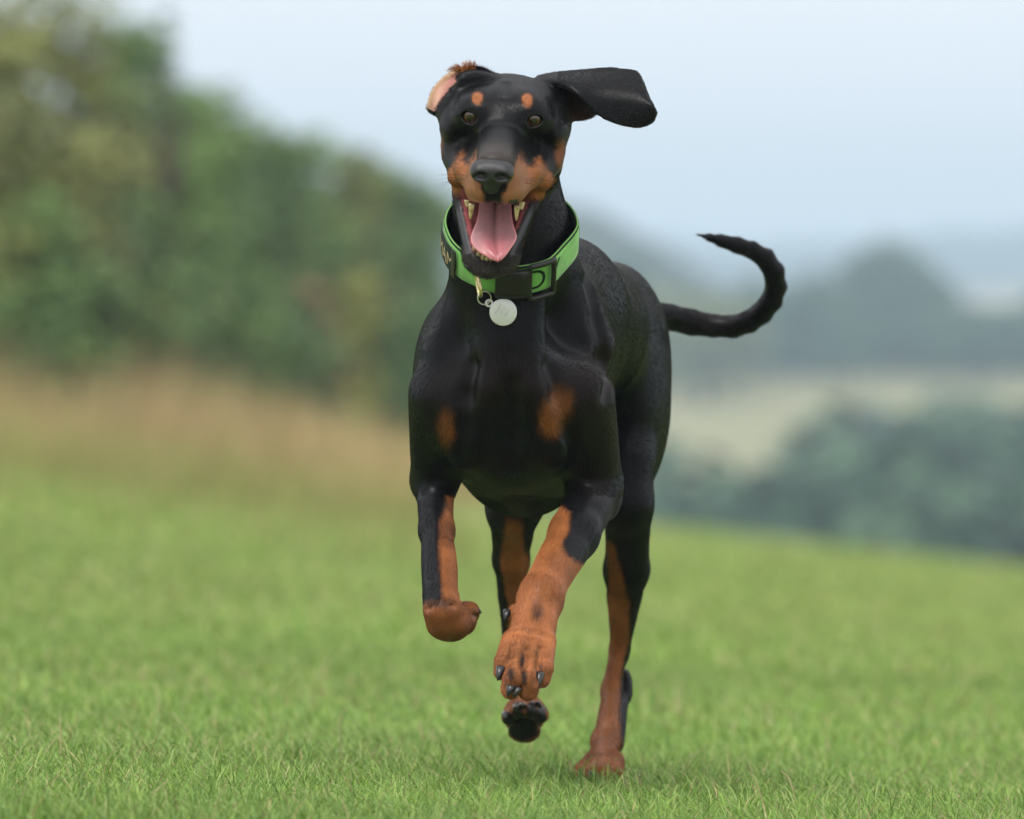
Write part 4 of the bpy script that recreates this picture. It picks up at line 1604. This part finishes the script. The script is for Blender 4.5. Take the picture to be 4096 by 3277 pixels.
    for sgn in (-1, 1):
        for k in range(9):
            a = H(sgn * rng.uniform(24, 34), rng.uniform(45, 80), rng.uniform(-56, -42))
            dv = unit(HX * sgn * 1.0 + HZ * rng.uniform(-.5, .15) - HF * rng.uniform(0, .5))
            ln = rng.uniform(.025, .045)
            extra += [a, a + dv * ln * .5, a + dv * ln - HZ * ln * .12]
            ecol.append((.012, .012, .013))
        for k in range(26):
            a = J(sgn * rng.uniform(12, 20) - 1, rng.uniform(128, 146), rng.uniform(-6, 4))
            dv = unit(JX * sgn * 1.0 + JF * rng.uniform(-.3, .6) + JZ * rng.uniform(-.1, .6))
            ln = rng.uniform(.004, .010)
            extra += [a, a + dv * ln * .5, a + dv * ln]
            ecol.append((.45, .47, .5) if rng.random() < .7 else (.10, .09, .08))
    extra = np.array(extra, np.float32)
    pts = np.concatenate([pts, extra])
    total = count + len(ecol)
    cv.add_curves([3] * total)
    cv.attributes["position"].data.foreach_set("vector", pts.ravel())
    ra = cv.attributes.get("radius") or cv.attributes.new("radius", 'FLOAT', 'POINT')
    fat = np.where(top | (v > 590), 1.0, .85) * rng.uniform(.8, 1.2, count)
    w = (fat[:, None] * np.array([.00013, .00011, .00004])[None]).astype(np.float32).ravel()
    w = np.concatenate([w, np.tile(np.array([.00016, .00012, .00004], np.float32), len(extra) // 3)])
    ra.data.foreach_set("value", w)
    ca = cv.attributes.new("hair_colour", 'FLOAT_COLOR', 'CURVE')
    mixed = (col[:, 0] > .008) & (col[:, 0] < .16)                     # tan and black hairs mingle at the edges
    col[mixed] *= np.where(rng.random(mixed.sum()) < .5, rng.uniform(.15, .6, mixed.sum()), rng.uniform(1.0, 1.9, mixed.sum()))[:, None]
    cc = np.ones((total, 4), np.float32)
    cc[:count, :3] = np.clip(col * rng.uniform(.65, 1.4, count)[:, None], 0, 1)
    cc[count:, :3] = np.array(ecol)
    ca.data.foreach_set("color", cc.ravel())
    o = bpy.data.objects.new("fur", cv)
    COL.objects.link(o)
    put_under(o, dog_root)
    m, n, l, bs = new_mat("fur_hair", (.01, .01, .01), .36, .24)
    at = n.new("ShaderNodeAttribute"); at.attribute_name = "hair_colour"
    l.new(at.outputs["Color"], bs.inputs["Base Color"])
    cv.materials.append(m)
    o["kind"] = "stuff"
    return o


FUR = fur(480000)
# ------------------------------------------------------------------ collar, buckle, tag
CE1 = unit(np.array([1.0, 0, .02]) - COLLAR_N * (np.array([1.0, 0, .02]) @ COLLAR_N))
CE2 = np.cross(COLLAR_N, CE1)
if CE2[2] > 0:
    CE2 = -CE2                                   # points to the front of the throat
NPH = 180


def neck_radius():
    """how far the collar must stand off the neck, angle by angle"""
    ph = np.linspace(0, 2 * math.pi, NPH, endpoint=False)
    rad = np.zeros(NPH)
    rs = np.linspace(.045, .105, 61)
    items = Solid()
    items.items = dog.items[:N_BODY]
    for w in (-.018, 0, .018):
        for i, p in enumerate(ph):
            dirv = CE2 * math.cos(p) + CE1 * math.sin(p)
            P = (COLLAR_C + COLLAR_N * w)[None] + rs[:, None] * dirv[None]
            f = items.field(P)
            k = np.nonzero(f > .0015)[0]
            rad[i] = max(rad[i], rs[k[0]] if len(k) else rs[-1])
    k = np.arange(-14, 15)
    ker = np.exp(-(k / 6.0) ** 2)
    ker /= ker.sum()
    rad = sum(ker[j] * np.roll(rad, k[j]) for j in range(len(k)))
    lim = np.interp(np.abs(np.angle(np.exp(1j * ph))), [0, .7, 1.3, 3.2], [.080, .0745, .0700, .0700])
    return np.minimum(rad + .0015, lim)


CRAD = neck_radius()


def strap_pt(phi, w, lift):
    """point of the collar: angle from the throat, metres across the strap, metres off the neck"""
    phi = phi % (2 * math.pi)
    r = float(np.interp(phi / (2 * math.pi) * NPH, np.arange(NPH + 1), np.append(CRAD, CRAD[0])))
    return COLLAR_C + COLLAR_N * w + (CE2 * math.cos(phi) + CE1 * math.sin(phi)) * (r + lift + .12 * abs(w) * 0)


def strap_band(name, w0, w1, l0, l1, mat, parent, p0=0.0, p1=2 * math.pi, n=180, edge=.0008):
    """closed band with rounded edges between two lifts and two widths"""
    prof = [(w0, l0 + edge), (w0 + edge, l1 - edge * .2), ((w0 * 3 + w1) / 4, l1), ((w0 + w1) / 2, l1), ((w0 + w1 * 3) / 4, l1), (w1 - edge, l1 - edge * .2), (w1, l0 + edge), ((w0 + w1) / 2, l0)]
    m = len(prof)
    full = abs(p1 - p0 - 2 * math.pi) < 1e-6
    vs, fs = [], []
    cnt = n if full else n + 1
    for i in range(cnt):
        ph = p0 + (p1 - p0) * i / n
        for w, h in prof:
            vs.append(strap_pt(ph, w, h))
    for i in range(n):
        a, b = i * m, ((i + 1) % cnt) * m
        for k in range(m):
            fs.append((a + k, a + (k + 1) % m, b + (k + 1) % m, b + k))
    if not full:
        fs.append(tuple(range(m))[::-1]); fs.append(tuple(range((cnt - 1) * m, cnt * m)))
    return mesh_obj(name, vs, fs, mat, parent)


def phi_at(u, front=True):
    """angle at which the middle of the strap is seen at column u"""
    best = None
    for p in np.linspace(-math.pi / 2, math.pi / 2, 361):
        q = strap_pt(p, 0, .003)
        k = (CAM_D + q[1]) / CAM_D * S
        e = abs(q[0] / k + 512 - u)
        if best is None or e < best[0]:
            best = (e, p)
    return best[1]


web_mat, n, l, bs = new_mat("green_webbing", (.16, .45, .085), .7, .3)
tc = n.new("ShaderNodeTexCoord")
wv = n.new("ShaderNodeTexNoise"); wv.inputs["Scale"].default_value = 700
l.new(tc.outputs["Object"], wv.inputs["Vector"])
bp = n.new("ShaderNodeBump"); bp.inputs["Strength"].default_value = .3; bp.inputs["Distance"].default_value = .0004
l.new(wv.outputs["Fac"], bp.inputs["Height"])
dn = n.new("ShaderNodeTexNoise"); dn.inputs["Scale"].default_value = 45; dn.inputs["Detail"].default_value = 5
dr = n.new("ShaderNodeValToRGB")
dr.color_ramp.elements[0].position = .35; dr.color_ramp.elements[0].color = (.10, .30, .06, 1)
dr.color_ramp.elements[1].position = .60; dr.color_ramp.elements[1].color = (.17, .46, .09, 1)
l.new(tc.outputs["Object"], dn.inputs["Vector"]); l.new(dn.outputs["Fac"], dr.inputs["Fac"]); l.new(dr.outputs["Color"], bs.inputs["Base Color"])
l.new(bp.outputs["Normal"], bs.inputs["Normal"])
bs.inputs["Sheen Weight"].default_value = .3
edge_mat, *_ = new_mat("pale_green_edging", (.20, .42, .12), .75, .25)
dark_mat, *_ = new_mat("dark_green_lining", (.012, .022, .018), .8, .25)
plas_mat, *_ = new_mat("black_plastic", (.010, .010, .011), .42, .45)
thread_mat, *_ = new_mat("dark_green_thread", (.006, .018, .012), .8, .2)
tan_mat, *_ = new_mat("tan_thread", (.42, .34, .20), .8, .2)
steel_mat, *_ = new_mat("brushed_steel", (.62, .62, .60), .32, .5, 1.0)
brass_mat, *_ = new_mat("worn_brass", (.60, .52, .30), .35, .5, 1.0)

collar = empty("dog_collar", tuple(COLLAR_C))
tag(collar, "bright green padded collar with black buckle around the dog's neck", "collar")
strap_band("lining", -.0188, .0196, .0, .0020, dark_mat, collar)
strap_band("edging", .0190, .0202, .0004, .0024, edge_mat, collar)
strap = strap_band("strap", -.0178, .0166, .0020, .0036, web_mat, collar)
strap_band("stitching", .0166, .0190, .0018, .0029, dark_mat, collar)

# ---- side-release buckle at the throat, slider beside it
pb0, pb1 = phi_at(497), phi_at(527)
bk = strap_band("buckle", -.0205, .0195, .0048, .0125, plas_mat, collar, pb0, pb1, n=24, edge=.003)
bk["label"] = "black plastic side release buckle under the chin"
mid = (pb0 + pb1) / 2
strap_band("buckle_rib", -.0150, -.0128, .0120, .0134, plas_mat, bk, pb0 + .05, pb1 - .05, n=12, edge=.0004)
strap_band("buckle_rib", .0120, .0142, .0120, .0134, plas_mat, bk, pb0 + .05, pb1 - .05, n=12, edge=.0004)
ps0, ps1 = phi_at(528), phi_at(551)


def rod(name, pts, r, mat, parent, closed=False, ring=8):
    pts = [np.asarray(p, float) for p in pts]
    vs, fs = [], []
    m = len(pts)
    up = None
    for i, p in enumerate(pts):
        a = pts[(i - 1) % m] if (closed or i > 0) else p
        b = pts[(i + 1) % m] if (closed or i < m - 1) else p
        t = unit(b - a)
        if up is None:
            up = unit(np.cross(t, (.3, .5, .8)))
        up = unit(up - t * (up @ t))
        w = np.cross(t, up)
        for k in range(ring):
            q = 2 * math.pi * k / ring
            vs.append(p + up * (math.cos(q) * r) + w * (math.sin(q) * r))
    for i in range(m if closed else m - 1):
        for k in range(ring):
            j = (i + 1) % m
            fs.append((i * ring + k, i * ring + (k + 1) % ring, j * ring + (k + 1) % ring, j * ring + k))
    if not closed:
        fs.append(tuple(range(ring))[::-1]); fs.append(tuple(range((m - 1) * ring, m * ring)))
    return mesh_obj(name, vs, fs, mat, parent)


loop = []
for a in np.linspace(0, 1, 14, endpoint=False):
    loop.append(strap_pt(ps0 + (ps1 - ps0) * a, .0215, .0085))
for a in np.linspace(0, 1, 12, endpoint=False):
    loop.append(strap_pt(ps1, .0215 - .043 * a, .0085))
for a in np.linspace(0, 1, 14, endpoint=False):
    loop.append(strap_pt(ps1 + (ps0 - ps1) * a, -.0215, .0085))
for a in np.linspace(0, 1, 12, endpoint=False):
    loop.append(strap_pt(ps0, -.0215 + .043 * a, .0085))
rod("slider", loop, .0031, plas_mat, collar, closed=True)["label"] = "black plastic slider frame on the collar"

# ---- woven lettering
def letters(txt, phi0, size, mat, lift, w0, name="lettering", turn=0.0, parent=None, squeeze=1.0):
    cu = bpy.data.curves.new("t", 'FONT')
    cu.body = txt
    cu.size = 1.0
    cu.extrude = 0.0
    cu.resolution_u = 6
    ob = bpy.data.objects.new("t", cu)
    COL.objects.link(ob)
    dg = bpy.context.evaluated_depsgraph_get()
    me = bpy.data.meshes.new_from_object(ob.evaluated_get(dg))
    bpy.data.objects.remove(ob)
    bm = bmesh.new()
    bm.from_mesh(me)
    bmesh.ops.triangulate(bm, faces=bm.faces[:])
    for _ in range(2):
        bmesh.ops.subdivide_edges(bm, edges=bm.edges[:], cuts=1, use_grid_fill=True)
    rmean = float(CRAD.mean())
    out = []
    for v in bm.verts:
        x, y = v.co.x * size * squeeze, v.co.y * size
        x, y = x * math.cos(turn) - y * math.sin(turn), x * math.sin(turn) + y * math.cos(turn)
        out.append(strap_pt(phi0 + x / rmean, w0 + y, lift))
    for v, p in zip(bm.verts, out):
        v.co = p
    bm.to_mesh(me)
    bm.free()
    me.materials.append(mat)
    o = bpy.data.objects.new(name, me)
    COL.objects.link(o)
    put_under(o, parent or strap)
    return o


letters("D", phi_at(524.5), .036, thread_mat, .0041, -.0125, squeeze=.85)
letters("Y", phi_at(550), .036, thread_mat, .0041, -.0125, squeeze=.8)
letters("ROC", phi_at(566) + .55, .034, thread_mat, .0041, -.0125)
# ---- black patch with tan lettering on the other side
pp0, pp1 = phi_at(450) - .55, phi_at(455)
patch = strap_band("patch", -.0172, .0150, .0048, .0060, dark_mat, collar, pp0, pp1, n=24)
letters("MAM", pp0 + .14, .024, tan_mat, .0066, -.0110, squeeze=.8, parent=patch)
strap_band("patch_end", -.0195, .0165, .0050, .0075, plas_mat, collar, pp1 - .02, pp1 + .07, n=6, edge=.0015)


def skin_depth(u, v, d0=-.15, d1=.3):
    """depth at which the ray through (u, v) meets the dog"""
    ds = np.linspace(d0, d1, 451)
    f = dog.field(np.array([W(u, v, d) for d in ds]))
    k = np.nonzero(f < 0)[0]
    return ds[k[0]] if len(k) else d1


# ---- metal ring of the collar, split ring and name tag
dk = strap_pt(phi_at(478), -.004, .008)
k_ = (CAM_D + dk[1]) / CAM_D * S
top_d = dk[1] - .002
ringpts = []
c0, c1 = W(476.2, 272, top_d), W(480.8, 296, top_d - .004)
ax = unit(c1 - c0)
sd = unit(np.cross(ax, (1, .12, .1)))
half = np.linalg.norm(c1 - c0) / 2
for a in np.linspace(0, 2 * math.pi, 40, endpoint=False):
    q = math.copysign(abs(math.cos(a)) ** .6, math.cos(a))
    ringpts.append((c0 + c1) / 2 + ax * (q * half) + sd * (math.sin(a) * .010))
rod("metal_ring", ringpts, .0021, brass_mat, collar, closed=True)["label"] = "pale metal ring hanging edge on from the collar"

td = min(skin_depth(503, 312), skin_depth(495, 306), skin_depth(512, 318)) - .007
tagr = empty("name_tag", tuple(W(503.2, 312.2, td)))
tag(tagr, "round pale metal name tag hanging under the collar", "tag")
TC = W(503.2, 312.2, td)
TX, TZ = np.array([1.0, .04, 0.02]), np.array([-.02, -.10, 1.0])
TX, TZ = unit(TX), unit(TZ)
TZ = unit(TZ - TX * (TX @ TZ))
TY = np.cross(TZ, TX)
if TY[1] > 0:
    TY = -TY
Rt = 13.8 * S
vs, fs = [], []
nr = 64
prof = [(0, .0007), (.93, .0007), (.985, .0004), (1.0, 0), (.985, -.0004), (.93, -.0007), (0, -.0007)]
for r_, h in prof:
    for k in range(nr):
        a = 2 * math.pi * k / nr
        vs.append(TC + (TX * math.cos(a) + TZ * math.sin(a)) * (Rt * max(r_, .001)) + TY * h)
for i in range(len(prof) - 1):
    for k in range(nr):
        fs.append((i * nr + k, i * nr + (k + 1) % nr, (i + 1) * nr + (k + 1) % nr, (i + 1) * nr + k))
disc_mat, n, l, bs = new_mat("tag_aluminium", (.60, .62, .64), .55, .5, .55)
disc = mesh_obj("disc", vs, fs, disc_mat, tagr)
ec = W(489.2, 303.2, td)
rod("eyelet", [ec + (TX * math.cos(a) + TZ * math.sin(a)) * (3.1 * S) for a in np.linspace(0, 2 * math.pi, 24, endpoint=False)], .0013, disc_mat, tagr, closed=True)
sc_ = W(484.4, 298, td - .001)
sx, sz = unit(np.array([1, .25, .1])), unit(np.array([-.05, -.3, 1.0]))
rod("split_ring", [sc_ + (sx * math.cos(a) + sz * math.sin(a)) * (6.8 * S) for a in np.linspace(0, 2 * math.pi, 40, endpoint=False)], .0008, steel_mat, tagr, closed=True)
engr_mat, *_ = new_mat("engraving", (.40, .42, .43), .6, .3, .3)


def engrave(txt, cx, cz, size, ang):
    cu = bpy.data.curves.new("t", 'FONT')
    cu.body = txt
    cu.align_x = 'CENTER'
    ob = bpy.data.objects.new("t", cu)
    COL.objects.link(ob)
    me = bpy.data.meshes.new_from_object(ob.evaluated_get(bpy.context.evaluated_depsgraph_get()))
    bpy.data.objects.remove(ob)
    for v in me.vertices:
        x, y = v.co.x * size, v.co.y * size
        x, y = x * math.cos(ang) - y * math.sin(ang), x * math.sin(ang) + y * math.cos(ang)
        v.co = TC + TX * (cx + x) + TZ * (cz + y) + TY * .0009
    me.materials.append(engr_mat)
    o = bpy.data.objects.new("engraving", me)
    COL.objects.link(o)
    put_under(o, disc)


for txt, cx, cz, sz_ in (("WAEN", -.0040, .0028, .0042), ("OF 01", .0008, .0010, .0042), ("07911", .0052, -.0008, .0036)):
    engrave(txt, cx, cz, sz_, math.radians(58))
# ------------------------------------------------------------------ hazy air over the valley
hz = bpy.data.materials.new("haze_air")
hz.use_nodes = True
hz.node_tree.nodes.clear()
ho = hz.node_tree.nodes.new("ShaderNodeOutputMaterial")
hv = hz.node_tree.nodes.new("ShaderNodeVolumePrincipled")
hv.inputs["Color"].default_value = (.64, .85, 1.0, 1)
hv.inputs["Density"].default_value = .00052
hv.inputs["Anisotropy"].default_value = 0.0
hz.node_tree.links.new(hv.outputs[0], ho.inputs["Volume"])
zmin = min(float(land(np.array([0.0]), np.array([300.0]))[0]), -60) - 20
x0, x1, y0, y1, z0, z1 = -5400, 5400, -60, 5200, -95, 110
hvv = [(x, y, z) for x in (x0, x1) for y in (y0, y1) for z in (z0, z1)]
hf = [(0, 1, 3, 2), (4, 6, 7, 5), (0, 4, 5, 1), (2, 3, 7, 6), (0, 2, 6, 4), (1, 5, 7, 3)]
haze = mesh_obj("haze", hvv, hf, hz, smooth=False)
tag(haze, "pale blue haze in the air over the valley", "haze", kind="stuff")
